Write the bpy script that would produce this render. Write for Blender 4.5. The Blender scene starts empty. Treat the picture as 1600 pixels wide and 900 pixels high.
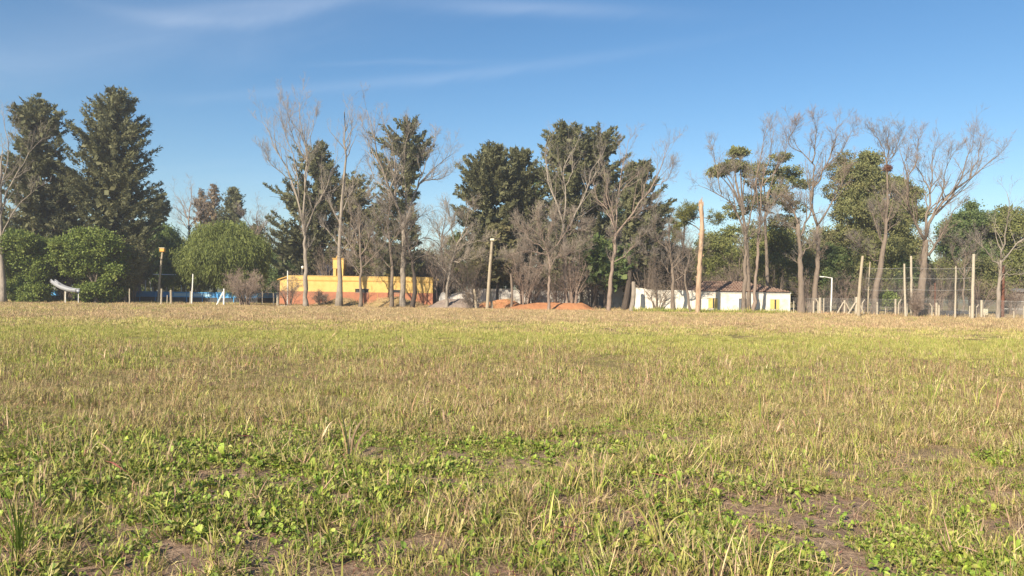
import bpy, math, numpy as np
from mathutils import Vector, Matrix, Euler
scene = bpy.context.scene
RNG = np.random.default_rng(7)
PI = math.pi
# ------------------------------------------------------------------ camera, world, sun, exposure
CAM_H, FPX = 1.7, 1200.0
cam_d = bpy.data.cameras.new('camera'); cam = bpy.data.objects.new('camera', cam_d)
scene.collection.objects.link(cam); scene.camera = cam
cam_d.sensor_width = 36.0; cam_d.lens = 36.0*FPX/1600; cam_d.clip_end = 6000; cam_d.clip_start = 0.05
CAM_M = Matrix.Translation((0, 0, CAM_H)) @ Matrix.Rotation(math.radians(90.48), 4, 'X') @ Matrix.Rotation(math.radians(0.80), 4, 'Z')
cam.matrix_world = CAM_M
SUN_EL, SUN_AZ = 30.0, 213.0            # azimuth clockwise from +Y: behind the camera's left shoulder
w = bpy.data.worlds.new('World'); scene.world = w; w.use_nodes = True
def world_nodes():
    nt = w.node_tree; N = nt.nodes; L = nt.links; N.clear()
    out = N.new('ShaderNodeOutputWorld'); bg = N.new('ShaderNodeBackground'); bg.inputs[1].default_value = SKY_STRENGTH
    sky = N.new('ShaderNodeTexSky'); sky.sky_type = 'NISHITA'; sky.sun_disc = False
    sky.sun_elevation = math.radians(SUN_EL); sky.sun_rotation = math.radians(SUN_AZ)
    sky.air_density = 1.0; sky.dust_density = 0.2; sky.ozone_density = 2.0
    tc = N.new('ShaderNodeTexCoord'); sep = N.new('ShaderNodeSeparateXYZ'); L.new(tc.outputs['Generated'], sep.inputs[0])
    def mth(op, a, b=None, c=None, clamp=False):
        m = N.new('ShaderNodeMath'); m.operation = op; m.use_clamp = clamp
        for i, v in enumerate((a, b, c)):
            if v is None: continue
            if isinstance(v, (int, float)): m.inputs[i].default_value = v
            else: L.new(v, m.inputs[i])
        return m.outputs[0]
    zz = mth('MAXIMUM', sep.outputs['Z'], 0.02)
    # a high thin sheet: direction projected on a plane overhead
    u = mth('DIVIDE', sep.outputs['X'], zz); v = mth('DIVIDE', sep.outputs['Y'], zz)
    comb = N.new('ShaderNodeCombineXYZ')
    a = math.radians(-38)
    uu = mth('ADD', mth('MULTIPLY', u, math.cos(a)), mth('MULTIPLY', v, -math.sin(a)))
    vv = mth('ADD', mth('MULTIPLY', u, math.sin(a)), mth('MULTIPLY', v, math.cos(a)))
    L.new(mth('MULTIPLY', uu, 1.05), comb.inputs[0]); L.new(mth('MULTIPLY', vv, 0.22), comb.inputs[1])
    n1 = N.new('ShaderNodeTexNoise'); n1.inputs['Scale'].default_value = 1.0; n1.inputs['Detail'].default_value = 7
    n1.inputs['Roughness'].default_value = 0.62; n1.inputs['Distortion'].default_value = 0.9
    L.new(comb.outputs[0], n1.inputs['Vector'])
    comb2 = N.new('ShaderNodeCombineXYZ'); L.new(u, comb2.inputs[0]); L.new(v, comb2.inputs[1])
    n2 = N.new('ShaderNodeTexNoise'); n2.inputs['Scale'].default_value = 0.42; n2.inputs['Detail'].default_value = 2
    L.new(comb2.outputs[0], n2.inputs['Vector'])
    wisp = N.new('ShaderNodeMapRange'); wisp.inputs[1].default_value = 0.50; wisp.inputs[2].default_value = 0.80
    L.new(n1.outputs[0], wisp.inputs[0])
    area = N.new('ShaderNodeMapRange'); area.inputs[1].default_value = 0.42; area.inputs[2].default_value = 0.62
    L.new(n2.outputs[0], area.inputs[0])
    side = N.new('ShaderNodeMapRange'); side.inputs[1].default_value = 1.2; side.inputs[2].default_value = -1.4
    L.new(u, side.inputs[0])
    f = mth('MULTIPLY', mth('MULTIPLY', wisp.outputs[0], mth('ADD', mth('MULTIPLY', area.outputs[0], .7), .3)), side.outputs[0], clamp=True)
    # thin continuous veil on the left, plus single long streaks of cirrus: (azimuth, elevation) curves
    az = mth('ARCTAN2', sep.outputs['X'], sep.outputs['Y']); el = mth('ARCSINE', sep.outputs['Z'])
    def streak(px, py, slope, curve, half_len, half_w, amp):
        # centre and shape in tangent-plane units as seen from the field
        x0 = (px-800)/1200.0; y0 = (458-py)/1200.0
        tx = mth('DIVIDE', sep.outputs['X'], mth('MAXIMUM', sep.outputs['Y'], .05)); tz = mth('DIVIDE', sep.outputs['Z'], mth('MAXIMUM', sep.outputs['Y'], .05))
        wob = mth('MULTIPLY', mth('SUBTRACT', n1.outputs[0], .5), .035)
        dx = mth('SUBTRACT', tx, x0); dy = mth('ADD', mth('SUBTRACT', tz, y0), wob)
        dyl = mth('SUBTRACT', mth('SUBTRACT', dy, mth('MULTIPLY', dx, slope)), mth('MULTIPLY', mth('MULTIPLY', dx, dx), curve))
        e = mth('ADD', mth('POWER', mth('ABSOLUTE', mth('DIVIDE', dx, half_len)), 2.0), mth('POWER', mth('ABSOLUTE', mth('DIVIDE', dyl, half_w)), 2.0))
        g = mth('EXPONENT', mth('MULTIPLY', e, -1.0))
        g = mth('MULTIPLY', g, mth('GREATER_THAN', sep.outputs['Y'], .05))
        return mth('MULTIPLY', g, mth('MULTIPLY', mth('ADD', mth('MULTIPLY', n1.outputs[0], 1.6), -.25), amp))
    st = [(330, 38, .03, .9, .14, .010, .22), (400, 12, .10, 0, .14, .010, .20), (830, 8, -.03, 0, .15, .011, .22),
          (640, 128, .12, .10, .28, .008, .17), (130, 85, .18, 0, .30, .045, .15), (620, 100, .03, 0, .10, .004, .10), (150, 20, .1, 0, .30, .04, .05)]
    tot = mth('MULTIPLY', f, .07)
    for s in st: tot = mth('ADD', tot, streak(*s))
    tot = mth('MINIMUM', mth('MAXIMUM', tot, 0), .8)
    mix = N.new('ShaderNodeMix'); mix.data_type = 'RGBA'; L.new(tot, mix.inputs['Factor'])
    hs = N.new('ShaderNodeHueSaturation'); hs.inputs['Saturation'].default_value = 1.25; hs.inputs['Value'].default_value = .92; L.new(sky.outputs[0], hs.inputs['Color']); L.new(hs.outputs[0], mix.inputs['A']); mix.inputs['B'].default_value = (7.2, 7.6, 8.4, 1)
    L.new(mix.outputs['Result'], bg.inputs[0]); L.new(bg.outputs[0], out.inputs[0])
SKY_STRENGTH = 0.082
world_nodes()
sun_d = bpy.data.lights.new('sun', 'SUN'); sun_d.energy = 5.0; sun_d.angle = math.radians(0.53); sun_d.color = (1.0, .88, .69)
sun = bpy.data.objects.new('sun', sun_d); scene.collection.objects.link(sun)
_a, _e = math.radians(SUN_AZ), math.radians(SUN_EL)
TO_SUN = Vector((math.sin(_a)*math.cos(_e), math.cos(_a)*math.cos(_e), math.sin(_e)))
sun.rotation_euler = (-TO_SUN).to_track_quat('-Z', 'Y').to_euler(); sun.location = TO_SUN*60
scene.view_settings.view_transform = 'Standard'; scene.view_settings.look = 'None'
scene.view_settings.exposure = 0.90; scene.view_settings.gamma = 1.0; scene.view_settings.use_curve_mapping = False

# ------------------------------------------------------------------ survey: where a sighting from the field stands in the world
C3 = CAM_M.to_3x3(); CO = Vector((0, 0, CAM_H))
def ray(px, py): return C3 @ Vector(((px-800)/FPX, -(py-450)/FPX, -1.0))
def P(px, py, Y):
    r = ray(px, py); t = Y/r.y; return CO + r*t
def X_at(px, Y, z=0.0):
    lo, hi = 0, 900
    for _ in range(30):
        m = (lo+hi)/2
        if P(px, m, Y).z > z: lo = m
        else: hi = m
    return P(px, lo, Y).x
def G(px, Y): return Vector((X_at(px, Y), Y, 0.0))
def S(npx, Y): return npx*Y/FPX                                         # length in metres of npx sighted at distance Y

# ------------------------------------------------------------------ materials
MATS = {}
def lin(c): return tuple(((v/255)/12.92 if v/255 <= .04045 else ((v/255+.055)/1.055)**2.4) for v in c)
def material(name, cols, scale=3.0, rough=.85, bump=0.0, island=False, transl=0.0, attr=None, detail=6, metallic=0.0, stretch=(1, 1, 1), objrand=0.0, bump_scale=None, patch=0.0):
    m = bpy.data.materials.new(name); m.use_nodes = True; MATS[name] = m
    nt = m.node_tree; N = nt.nodes; L = nt.links
    b = N['Principled BSDF']; b.inputs['Roughness'].default_value = rough; b.inputs['Metallic'].default_value = metallic
    b.inputs['Specular IOR Level'].default_value = .25
    geo = N.new('ShaderNodeNewGeometry'); tc = N.new('ShaderNodeTexCoord'); mp = N.new('ShaderNodeMapping'); mp.inputs['Scale'].default_value = stretch
    L.new(tc.outputs['Object'], mp.inputs[0])
    if attr:
        at = N.new('ShaderNodeAttribute'); at.attribute_name = attr; col = at.outputs['Color']
    else:
        ramp = N.new('ShaderNodeValToRGB'); cr = ramp.color_ramp
        while len(cr.elements) < len(cols): cr.elements.new(.5)
        lo, hi = (0.0, 1.0) if island else (.28, .72)
        for i, c in enumerate(cols):
            cr.elements[i].position = lo+(hi-lo)*i/max(1, len(cols)-1); cr.elements[i].color = (*c, 1)
        nz = N.new('ShaderNodeTexNoise'); nz.inputs['Scale'].default_value = scale; nz.inputs['Detail'].default_value = detail
        nz.inputs['Roughness'].default_value = .65
        L.new(mp.outputs[0], nz.inputs['Vector'])
        if island:
            mx = N.new('ShaderNodeMix'); mx.data_type = 'FLOAT'; mx.inputs['Factor'].default_value = .5
            mr = N.new('ShaderNodeMapRange'); mr.inputs[1].default_value = .3; mr.inputs[2].default_value = .7
            L.new(nz.outputs[0], mr.inputs[0]); L.new(mr.outputs[0], mx.inputs['A']); L.new(geo.outputs['Random Per Island'], mx.inputs['B'])
            L.new(mx.outputs[0], ramp.inputs[0])
        else: L.new(nz.outputs[0], ramp.inputs[0])
        col = ramp.outputs[0]
    if objrand:
        oi = N.new('ShaderNodeObjectInfo'); hs = N.new('ShaderNodeHueSaturation')
        mr2 = N.new('ShaderNodeMapRange'); mr2.inputs[3].default_value = 1-objrand; mr2.inputs[4].default_value = 1+objrand
        L.new(oi.outputs['Random'], mr2.inputs[0]); L.new(mr2.outputs[0], hs.inputs['Value']); L.new(col, hs.inputs['Color']); col = hs.outputs[0]
        mr3 = N.new('ShaderNodeMapRange'); mr3.inputs[3].default_value = .5-objrand*.06; mr3.inputs[4].default_value = .5+objrand*.06
        wn = N.new('ShaderNodeMath'); wn.operation = 'FRACT'; wm = N.new('ShaderNodeMath'); wm.operation = 'MULTIPLY'; wm.inputs[1].default_value = 17.3
        L.new(oi.outputs['Random'], wm.inputs[0]); L.new(wm.outputs[0], wn.inputs[0]); L.new(wn.outputs[0], mr3.inputs[0]); L.new(mr3.outputs[0], hs.inputs['Hue'])
    L.new(col, b.inputs['Base Color'])
    if bump:
        bn = N.new('ShaderNodeTexNoise'); bn.inputs['Scale'].default_value = bump_scale or scale*3; bn.inputs['Detail'].default_value = 5
        L.new(mp.outputs[0], bn.inputs['Vector'])
        bp = N.new('ShaderNodeBump'); bp.inputs['Strength'].default_value = 1.0; bp.inputs['Distance'].default_value = bump
        L.new(bn.outputs[0], bp.inputs['Height']); L.new(bp.outputs[0], b.inputs['Normal'])
    if transl:
        tr = N.new('ShaderNodeBsdfTranslucent'); ms = N.new('ShaderNodeMixShader'); ms.inputs[0].default_value = transl
        L.new(col, tr.inputs[0]); L.new(b.outputs[0], ms.inputs[1]); L.new(tr.outputs[0], ms.inputs[2])
        L.new(ms.outputs[0], N['Material Output'].inputs[0])
    return m
def foliage(name, cols, scale=.6): return material(name, cols, scale=scale, rough=.6, island=True, transl=.32, detail=3)
foliage('conifer_needles', [(0.09, 0.094, 0.048), (0.136, 0.141, 0.071), (0.184, 0.186, 0.095), (0.241, 0.224, 0.121)])
foliage('conifer_needles_brown', [(0.109, 0.115, 0.055), (0.198, 0.189, 0.09), (0.298, 0.251, 0.135)])
foliage('dry_conifer_needles', [(0.195, 0.143, 0.098), (0.273, 0.208, 0.143), (0.221, 0.195, 0.117)])
foliage('ivy_leaves', [(.085,.125,.028),(.16,.215,.05),(.24,.29,.075),(.29,.31,.10)])
foliage('pepper_leaves', [(.125,.155,.045),(.19,.225,.062),(.25,.275,.085)])
foliage('feathery_leaves', [(0.098, 0.14, 0.042), (0.154, 0.21, 0.063), (0.21, 0.259, 0.084)])
foliage('olive_leaves', [(0.11, 0.133, 0.044), (0.209, 0.226, 0.074), (0.331, 0.323, 0.111)])
foliage('eucalyptus_leaves', [(0.124, 0.144, 0.054), (0.224, 0.236, 0.095), (0.359, 0.328, 0.144)])
foliage('yellow_green_leaves', [(.130, .140, .030), (.200, .200, .045), (.260, .230, .065)])
foliage('broad_leaves', [(0.074, 0.122, 0.042), (0.138, 0.188, 0.067), (0.212, 0.251, 0.092)])
material('bark_pale', [(.14, .118, .10), (.30, .255, .21), (.19, .16, .135)], scale=2.5, stretch=(1, 1, .35), bump=.03)
material('bark_brown', [(0.1, 0.078, 0.062), (0.21, 0.165, 0.13), (0.15, 0.12, 0.095)], scale=3, stretch=(1, 1, .3), bump=.04)
material('bark_pink', [(0.15, 0.11, 0.09), (0.27, 0.205, 0.165), (0.2, 0.155, 0.125)], scale=3, stretch=(1, 1, .3), bump=.03)
material('twig_bark', [(.165, .142, .125), (.26, .228, .205)], scale=2)
material('bark_dark', [(.05, .04, .033), (.11, .085, .07)], scale=3, stretch=(1, 1, .3), bump=.04)
material('stump_wood', [(0.24, 0.15, 0.1), (0.44, 0.31, 0.21), (0.15, 0.1, 0.075)], scale=1.8, stretch=(1, 1, .3), bump=.04)
material('post_wood', [(0.28, 0.23, 0.165), (0.44, 0.37, 0.27)], scale=6, stretch=(1, 1, .2), bump=.01)
material('concrete_post', [(0.34, 0.29, 0.22), (0.5, 0.44, 0.35)], scale=8, bump=.01)
material('rusty_post', [(.12, .05, .035), (.20, .085, .05)], scale=8, bump=.01)
material('white_paint', [(.68, .66, .62), (.80, .78, .74)], scale=6, rough=.5)
material('yellow_paint', [(.56,.37,.12),(.66,.45,.16),(.60,.40,.13),(.50,.33,.12)], scale=1.1, rough=.8, bump=.006)
material('terracotta_paint', [(.33,.13,.075),(.42,.18,.10),(.36,.15,.09),(.28,.13,.09)], scale=1.5, rough=.85, bump=.006)
material('trim_paint', [(.42, .26, .07), (.55, .33, .09)], scale=3)
material('white_wall', [(.34, .29, .23), (.60, .54, .46), (.74, .69, .61), (.70, .65, .57), (.46, .40, .33)], scale=.8, rough=.9, bump=.01, detail=8)
material('old_wall', [(.22, .19, .16), (.42, .39, .36), (.58, .55, .51), (.50, .47, .44), (.28, .25, .21)], scale=.8, rough=.9, bump=.02, detail=8)
material('shutter_paint', [(.60, .42, .13), (.70, .52, .20)], scale=5)
material('window_glass', [(.03, .035, .04), (.06, .065, .07)], scale=2, rough=.15)
material('door_paint', [(.10, .11, .13), (.18, .19, .21)], scale=3, rough=.6)
material('frame_paint', [(.55, .50, .40), (.68, .62, .50)], scale=3)
material('roof_tile', [(.15, .085, .065), (.25, .16, .12), (.29, .225, .175)], scale=3, rough=.9, island=True)
material('roof_metal', [(.18, .19, .20), (.26, .27, .29)], scale=1, rough=.45)
material('panel_glass', [(.055, .065, .10), (.08, .095, .14)], scale=2, rough=.25)
material('solar_frame', [(.25, .26, .28), (.32, .33, .35)], scale=2, rough=.4)
material('pool_blue', [(.05, .22, .50), (.08, .32, .66), (.16, .44, .74)], scale=.5, rough=.45)
material('pool_light', [(.22, .46, .66), (.45, .62, .74)], scale=.6, rough=.4)
material('pool_base', [(.05, .055, .06), (.10, .10, .10)], scale=2)
material('slide_plastic', [(.30, .31, .34), (.40, .41, .44)], scale=2, rough=.5)
material('lamp_amber', [(.62, .30, .06), (.75, .40, .10)], scale=4, rough=.4)
material('galvanised_wire', [(.22, .21, .20), (.32, .31, .29)], scale=4, rough=.5)
material('dark_sheet', [(.05, .055, .065), (.09, .09, .10)], scale=2, rough=.6)
material('cream_sheet', [(.62, .58, .42), (.74, .70, .54)], scale=3, rough=.7)
material('grey_boards', [(.16, .13, .11), (.30, .26, .22)], scale=2, stretch=(1, 1, 6), rough=.9)
material('orange_soil', [(.28,.125,.06),(.46,.215,.10),(.38,.17,.08),(.50,.25,.13)], scale=1.6, bump=.10, bump_scale=2.2, detail=8, rough=.95)
material('grey_gravel', [(.15, .115, .095), (.29, .23, .19), (.22, .175, .15)], scale=3, bump=.10, bump_scale=3, detail=8, rough=.95)
material('grassy_soil', [(.24, .17, .07), (.40, .28, .14), (.20, .20, .06)], scale=1.2, bump=.12, bump_scale=2.5, detail=8, rough=.95)
material('nest_sticks', [(.11, .045, .03), (.20, .09, .06)], scale=8)
material('grass_blades', None, attr='Col', rough=.65, transl=.22, objrand=.30)
material('weed_leaves', None, attr='Col', rough=.5, transl=.22, objrand=.20)
material('straw', None, attr='Col', rough=.75, transl=.10, objrand=.25)

# ------------------------------------------------------------------ mesh helpers
def mesh_from(name, V, F, mat=None, col=None, smooth=False):
    V = np.ascontiguousarray(V, dtype=np.float32).reshape(-1, 3); F = np.ascontiguousarray(F, dtype=np.int32)
    k = F.shape[1]; me = bpy.data.meshes.new(name)
    me.vertices.add(len(V)); me.vertices.foreach_set('co', V.ravel())
    me.loops.add(F.size); me.loops.foreach_set('vertex_index', F.ravel())
    me.polygons.add(len(F)); me.polygons.foreach_set('loop_start', np.arange(0, F.size, k, dtype=np.int32))
    me.polygons.foreach_set('loop_total', np.full(len(F), k, dtype=np.int32))
    me.polygons.foreach_set('use_smooth', np.full(len(F), bool(smooth)))
    if mat: me.materials.append(MATS[mat])
    if col is not None:
        a = me.color_attributes.new('Col', 'FLOAT_COLOR', 'POINT')
        a.data.foreach_set('color', np.ascontiguousarray(np.concatenate([col, np.ones((len(col), 1))], 1), dtype=np.float32).ravel())
    me.update(calc_edges=True); me.validate(); return me
def link(name, me, parent=None, loc=None, kind=None, label=None):
    o = bpy.data.objects.new(name, me); scene.collection.objects.link(o)
    if parent is not None: o.parent = parent
    if loc is not None: o.location = loc
    if kind: o['kind'] = kind
    if label: o['label'] = label
    return o
def thing(name, label, cat, loc=(0, 0, 0), group=None, rotz=0):
    o = bpy.data.objects.new(name, None); scene.collection.objects.link(o); o.location = loc; o.rotation_euler = (0, 0, rotz)
    o.empty_display_size = .3
    o['label'] = label; o['category'] = cat
    if group: o['group'] = group
    return o
def tag(o, label, cat, group=None):
    o['label'] = label; o['category'] = cat
    if group: o['group'] = group
    return o
class MB:                                                               # collects boxes, bars, tubes into one mesh (quads as two triangles)
    def __init__(s): s.V = []; s.F = []; s.n = 0
    def add(s, V, F):
        V = np.asarray(V, float).reshape(-1, 3); F = np.asarray(F, int)
        if F.shape[1] == 4: F = np.concatenate([F[:, [0, 1, 2]], F[:, [0, 2, 3]]])
        s.V.append(V); s.F.append(F+s.n); s.n += len(V); return s
    def box(s, x0, x1, y0, y1, z0, z1, b=0.0):
        if b <= 0:
            V = [(x, y, z) for x in (x0, x1) for y in (y0, y1) for z in (z0, z1)]
            F = [(0, 1, 3, 2), (4, 6, 7, 5), (0, 4, 5, 1), (2, 3, 7, 6), (0, 2, 6, 4), (1, 5, 7, 3)]
            return s.add(V, F)
        V = []
        for x, sx in ((x0, 1), (x1, -1)):
            for y, sy in ((y0, 1), (y1, -1)):
                for z, sz in ((z0, 1), (z1, -1)):
                    V += [(x, y+sy*b, z+sz*b), (x+sx*b, y, z+sz*b), (x+sx*b, y+sy*b, z)]
        import itertools
        idx = lambda i, j, k, a: (i*4+j*2+k)*3+a
        F = [(idx(0, 0, 0, 0), idx(0, 0, 1, 0), idx(0, 1, 1, 0), idx(0, 1, 0, 0)), (idx(1, 0, 0, 0), idx(1, 1, 0, 0), idx(1, 1, 1, 0), idx(1, 0, 1, 0)),
             (idx(0, 0, 0, 1), idx(1, 0, 0, 1), idx(1, 0, 1, 1), idx(0, 0, 1, 1)), (idx(0, 1, 0, 1), idx(0, 1, 1, 1), idx(1, 1, 1, 1), idx(1, 1, 0, 1)),
             (idx(0, 0, 0, 2), idx(0, 1, 0, 2), idx(1, 1, 0, 2), idx(1, 0, 0, 2)), (idx(0, 0, 1, 2), idx(1, 0, 1, 2), idx(1, 1, 1, 2), idx(0, 1, 1, 2))]
        for j in (0, 1):
            for k in (0, 1):
                F += [(idx(0, j, k, 1), idx(0, j, k, 2), idx(1, j, k, 2), idx(1, j, k, 1)), (idx(j, 0, k, 0), idx(j, 0, k, 2), idx(j, 1, k, 2), idx(j, 1, k, 0)),
                      (idx(j, k, 0, 0), idx(j, k, 0, 1), idx(j, k, 1, 1), idx(j, k, 1, 0))]
        T = []
        for i in (0, 1):
            for j in (0, 1):
                for k in (0, 1): T.append((idx(i, j, k, 0), idx(i, j, k, 1), idx(i, j, k, 2)))
        s.add(V, F); n0 = s.n-24
        s.F.append(np.array(T)+n0); return s
    def tube(s, pts, rad, k=8, cap=True, jit=0.0):
        V, F = tubes(np.asarray(pts, float)[None], np.broadcast_to(np.asarray(rad, float), (len(pts),))[None], k)
        if jit: V = V+RNG.normal(0, jit, V.shape)
        n = len(pts); s.add(V, F)
        if cap:
            b = s.n-len(V)
            s.F.append(np.array([(b, b+i+1, b+i) for i in range(1, k-1)])); q = b+(n-1)*k
            s.F.append(np.array([(q, q+i, q+i+1) for i in range(1, k-1)]))
        return s
    def mesh(s, name, mat, smooth=False): return mesh_from(name, np.concatenate(s.V), np.concatenate(s.F), mat, smooth=smooth)
    def build(s, name, mat, parent=None, smooth=False, kind=None, label=None): return link(name, s.mesh(name, mat, smooth), parent, kind=kind, label=label)
def norm(a): return a/np.maximum(np.linalg.norm(a, axis=-1, keepdims=True), 1e-9)
def tubes(Pt, R, k=5, tip=False):
    """Pt (B,m,3), R (B,m) -> triangle tubes"""
    B, m, _ = Pt.shape
    T = norm(np.gradient(Pt, axis=1)); up = np.zeros_like(T); up[..., 0] = 1
    flip = np.abs(T[..., 0]) > .85; up[flip] = (0, 1, 0)
    A = norm(np.cross(T, up)); Bn = np.cross(T, A)
    an = np.arange(k)*2*PI/k
    V = Pt[:, :, None]+R[:, :, None, None]*(A[:, :, None]*np.cos(an)[None, None, :, None]+Bn[:, :, None]*np.sin(an)[None, None, :, None])
    V = V.reshape(-1, 3)
    i = np.arange(m-1)[:, None]*k+np.arange(k)[None]; j = np.arange(m-1)[:, None]*k+(np.arange(k)[None]+1) % k
    q = np.stack([i, j, j+k, i+k], -1).reshape(-1, 4)
    F = (q[None]+(np.arange(B)*m*k)[:, None, None]).reshape(-1, 4)
    F = np.concatenate([F[:, [0, 1, 2]], F[:, [0, 2, 3]]])
    return V, F
def resample(pts, n):
    pts = np.asarray(pts, float); d = np.r_[0, np.cumsum(np.linalg.norm(np.diff(pts, axis=0), axis=1))]
    # Catmull-Rom through the points
    t = np.linspace(0, d[-1], n); out = np.zeros((n, 3)); 
    if len(pts) > 2:
        m = np.gradient(pts, d, axis=0)
        k = np.clip(np.searchsorted(d, t, side='right')-1, 0, len(pts)-2); h = d[k+1]-d[k]; u = ((t-d[k])/h)[:, None]; h = h[:, None]
        return (2*u**3-3*u**2+1)*pts[k]+(u**3-2*u**2+u)*h*m[k]+(-2*u**3+3*u**2)*pts[k+1]+(u**3-u**2)*h*m[k+1]
    return pts[0]+(pts[1]-pts[0])*(t/d[-1])[:, None]
class Noise2:
    def __init__(s, seed): s.g = np.random.default_rng(seed).random((256, 256))
    def one(s, x, y):
        xi = np.floor(x).astype(int); yi = np.floor(y).astype(int); fx = x-xi; fy = y-yi; fx = fx*fx*(3-2*fx); fy = fy*fy*(3-2*fy)
        g = s.g; a = g[xi % 256, yi % 256]; b = g[(xi+1) % 256, yi % 256]; c = g[xi % 256, (yi+1) % 256]; d = g[(xi+1) % 256, (yi+1) % 256]
        return (a*(1-fx)+b*fx)*(1-fy)+(c*(1-fx)+d*fx)*fy
    def __call__(s, x, y, sc, octv=3):
        v = 0; a = 1; t = 0
        for o in range(octv): v = v+a*s.one(x*sc*2**o+o*17.3, y*sc*2**o+o*9.1); t += a; a *= .55
        return v/t

# ------------------------------------------------------------------ tree builders
def grow(Pt, R, n, ratio, ang=(25, 60), up=.15, m=5, tmin=.15, tmax=1.0, droop=0.0, wig=.12, rr=.5, lmin=.0):
    B, mm, _ = Pt.shape
    Lp = np.linalg.norm(np.diff(Pt, axis=1), axis=2).sum(1)
    t = RNG.uniform(tmin, tmax, (B, n)); t[:, 0] = tmax
    f = t*(mm-1); i = np.minimum(f.astype(int), mm-2); u = (f-i)[..., None]; b = np.arange(B)[:, None]
    p = Pt[b, i]*(1-u)+Pt[b, i+1]*u; T = norm(Pt[b, i+1]-Pt[b, i]); r = (R[b, i]*(1-u[..., 0])+R[b, i+1]*u[..., 0])
    rv = norm(np.cross(T, RNG.normal(size=T.shape)))
    a = np.radians(RNG.uniform(ang[0], ang[1], (B, n)))[..., None]
    D = norm(T*np.cos(a)+rv*np.sin(a)+np.array([0, 0, up]))
    L = np.maximum(Lp[:, None]*ratio*(1.15-.6*t)*RNG.uniform(.6, 1.3, (B, n)), lmin)
    K = B*n; p = p.reshape(K, 3); D = D.reshape(K, 3); L = L.reshape(K); r = np.minimum(r.reshape(K)*RNG.uniform(rr*.7, rr*1.2, K), L*.03)
    out = np.zeros((K, m, 3)); out[:, 0] = p; d = D
    for s in range(1, m):
        d = norm(d+RNG.normal(0, wig, (K, 3))+np.array([0, 0, up*.35-droop*s/m]))
        out[:, s] = out[:, s-1]+d*(L/(m-1))[:, None]
    Ro = r[:, None]*np.linspace(1, .25, m)[None]
    return out, np.maximum(Ro, .0035)
TREES = []
def limb_paths(limbs, Y, spread=.45):
    """pixel sightings of the main limbs -> 3-D centre lines that fork off one another at real depth"""
    got = []; res = []
    for li, (pts, ra, rb) in enumerate(limbs):
        pts = [tuple(map(float, q)) for q in pts]
        if li == 0: y0 = 0.0; sl = 0.0
        else:
            a = np.array(got); k = np.argmin((a[:, 0]-pts[0][0])**2+(a[:, 1]-pts[0][1])**2); y0 = a[k, 2]; sl = RNG.uniform(-spread, spread)
        run = 0; W = []; pp = None
        for q in pts:
            if pp is not None: run += math.hypot(q[0]-pp[0], q[1]-pp[1])*Y/FPX
            dy = y0+sl*run; W.append(P(q[0], q[1], Y+dy)); got.append((q[0], q[1], dy)); pp = q
        # fill the sighting list between points so that forks find a near parent
        for (a0, b0) in zip(got[-len(pts):-1], got[-len(pts)+1:]):
            for t in (.25, .5, .75): got.append(tuple(a0[z]*(1-t)+b0[z]*t for z in range(3)))
        res.append((np.array([list(v) for v in W]), ra, rb))
    return res
def bare_tree(name, label, Y, limbs, bark, twig_bark=None, dens=1.0, fine=1.0, cat='bare tree', group='bare deciduous trees at the far edge of the field', spread=.45, l1=.34, up=.18, up0=None, droop=0.0):
    paths = limb_paths(limbs, Y, spread)
    base = paths[0][0][0]; loc = Vector((base[0], base[1], 0)); root = thing(name, label, cat, loc, group); lo = np.array([loc.x, loc.y, 0])
    tips = []; TR = []
    for i, (pp, ra, rb) in enumerate(paths):
        if i == 0: pp[0, 2] = -.3
        n = 14 if i == 0 else 9
        c = resample(pp, n); c[1:-1] += RNG.normal(0, .09, (n-2, 3))*(1 if i else .55)*np.clip(Y/85, .5, 1)
        t = np.linspace(0, 1, n)
        r = ra+(rb-ra)*t
        if i == 0: r = r*(1+.55*np.exp(-t*16)); r *= RNG.uniform(.88, 1.12, n)
        mb = MB(); mb.tube(c-lo, r, 10 if i == 0 else 7, jit=ra*.07 if i == 0 else 0)
        mb.build('trunk' if i == 0 else 'limb', bark, root, smooth=True)
        if i == 0: c6 = resample(c[int(n*.45):], 8); TR.append((c6, np.linspace(r[int(n*.45)], rb, 8)))
        else: tips.append((resample(c, 8), np.interp(np.linspace(0, 1, 8), t, r)))
    A = np.array([a for a, _ in tips]+[TR[0][0]]) if tips else np.array([TR[0][0]])
    RR = np.array([b for _, b in tips]+[TR[0][1]]) if tips else np.array([TR[0][1]])
    n1 = max(2, int(12*dens))
    P1, R1 = grow(A, RR, n1, l1, up=up, m=6, droop=droop, lmin=1.1, rr=.62, ang=(20, 50)); R1 = np.maximum(R1, .009)
    P2, R2 = grow(P1, R1, max(2, int(6*dens)), .5, up=up, m=5, droop=droop, lmin=.7, rr=.6); R2 = np.maximum(R2, .0065)
    P3, R3 = grow(P2, R2, max(2, int(6*fine)), .5, up=up, m=3, droop=droop, lmin=.35, wig=.2)
    V1, F1 = tubes(P1-lo, R1, 4); V2, F2 = tubes(P2-lo, R2, 3)
    link('branches', mesh_from('branches', np.concatenate([V1, V2]), np.concatenate([F1, F2+len(V1)]), bark), root, kind='stuff')
    V3, F3 = tubes(P3-lo, np.maximum(R3, .0055), 3)
    link('twigs', mesh_from('twigs', V3, F3, twig_bark or 'twig_bark'), root, kind='stuff')
    return root
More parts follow.
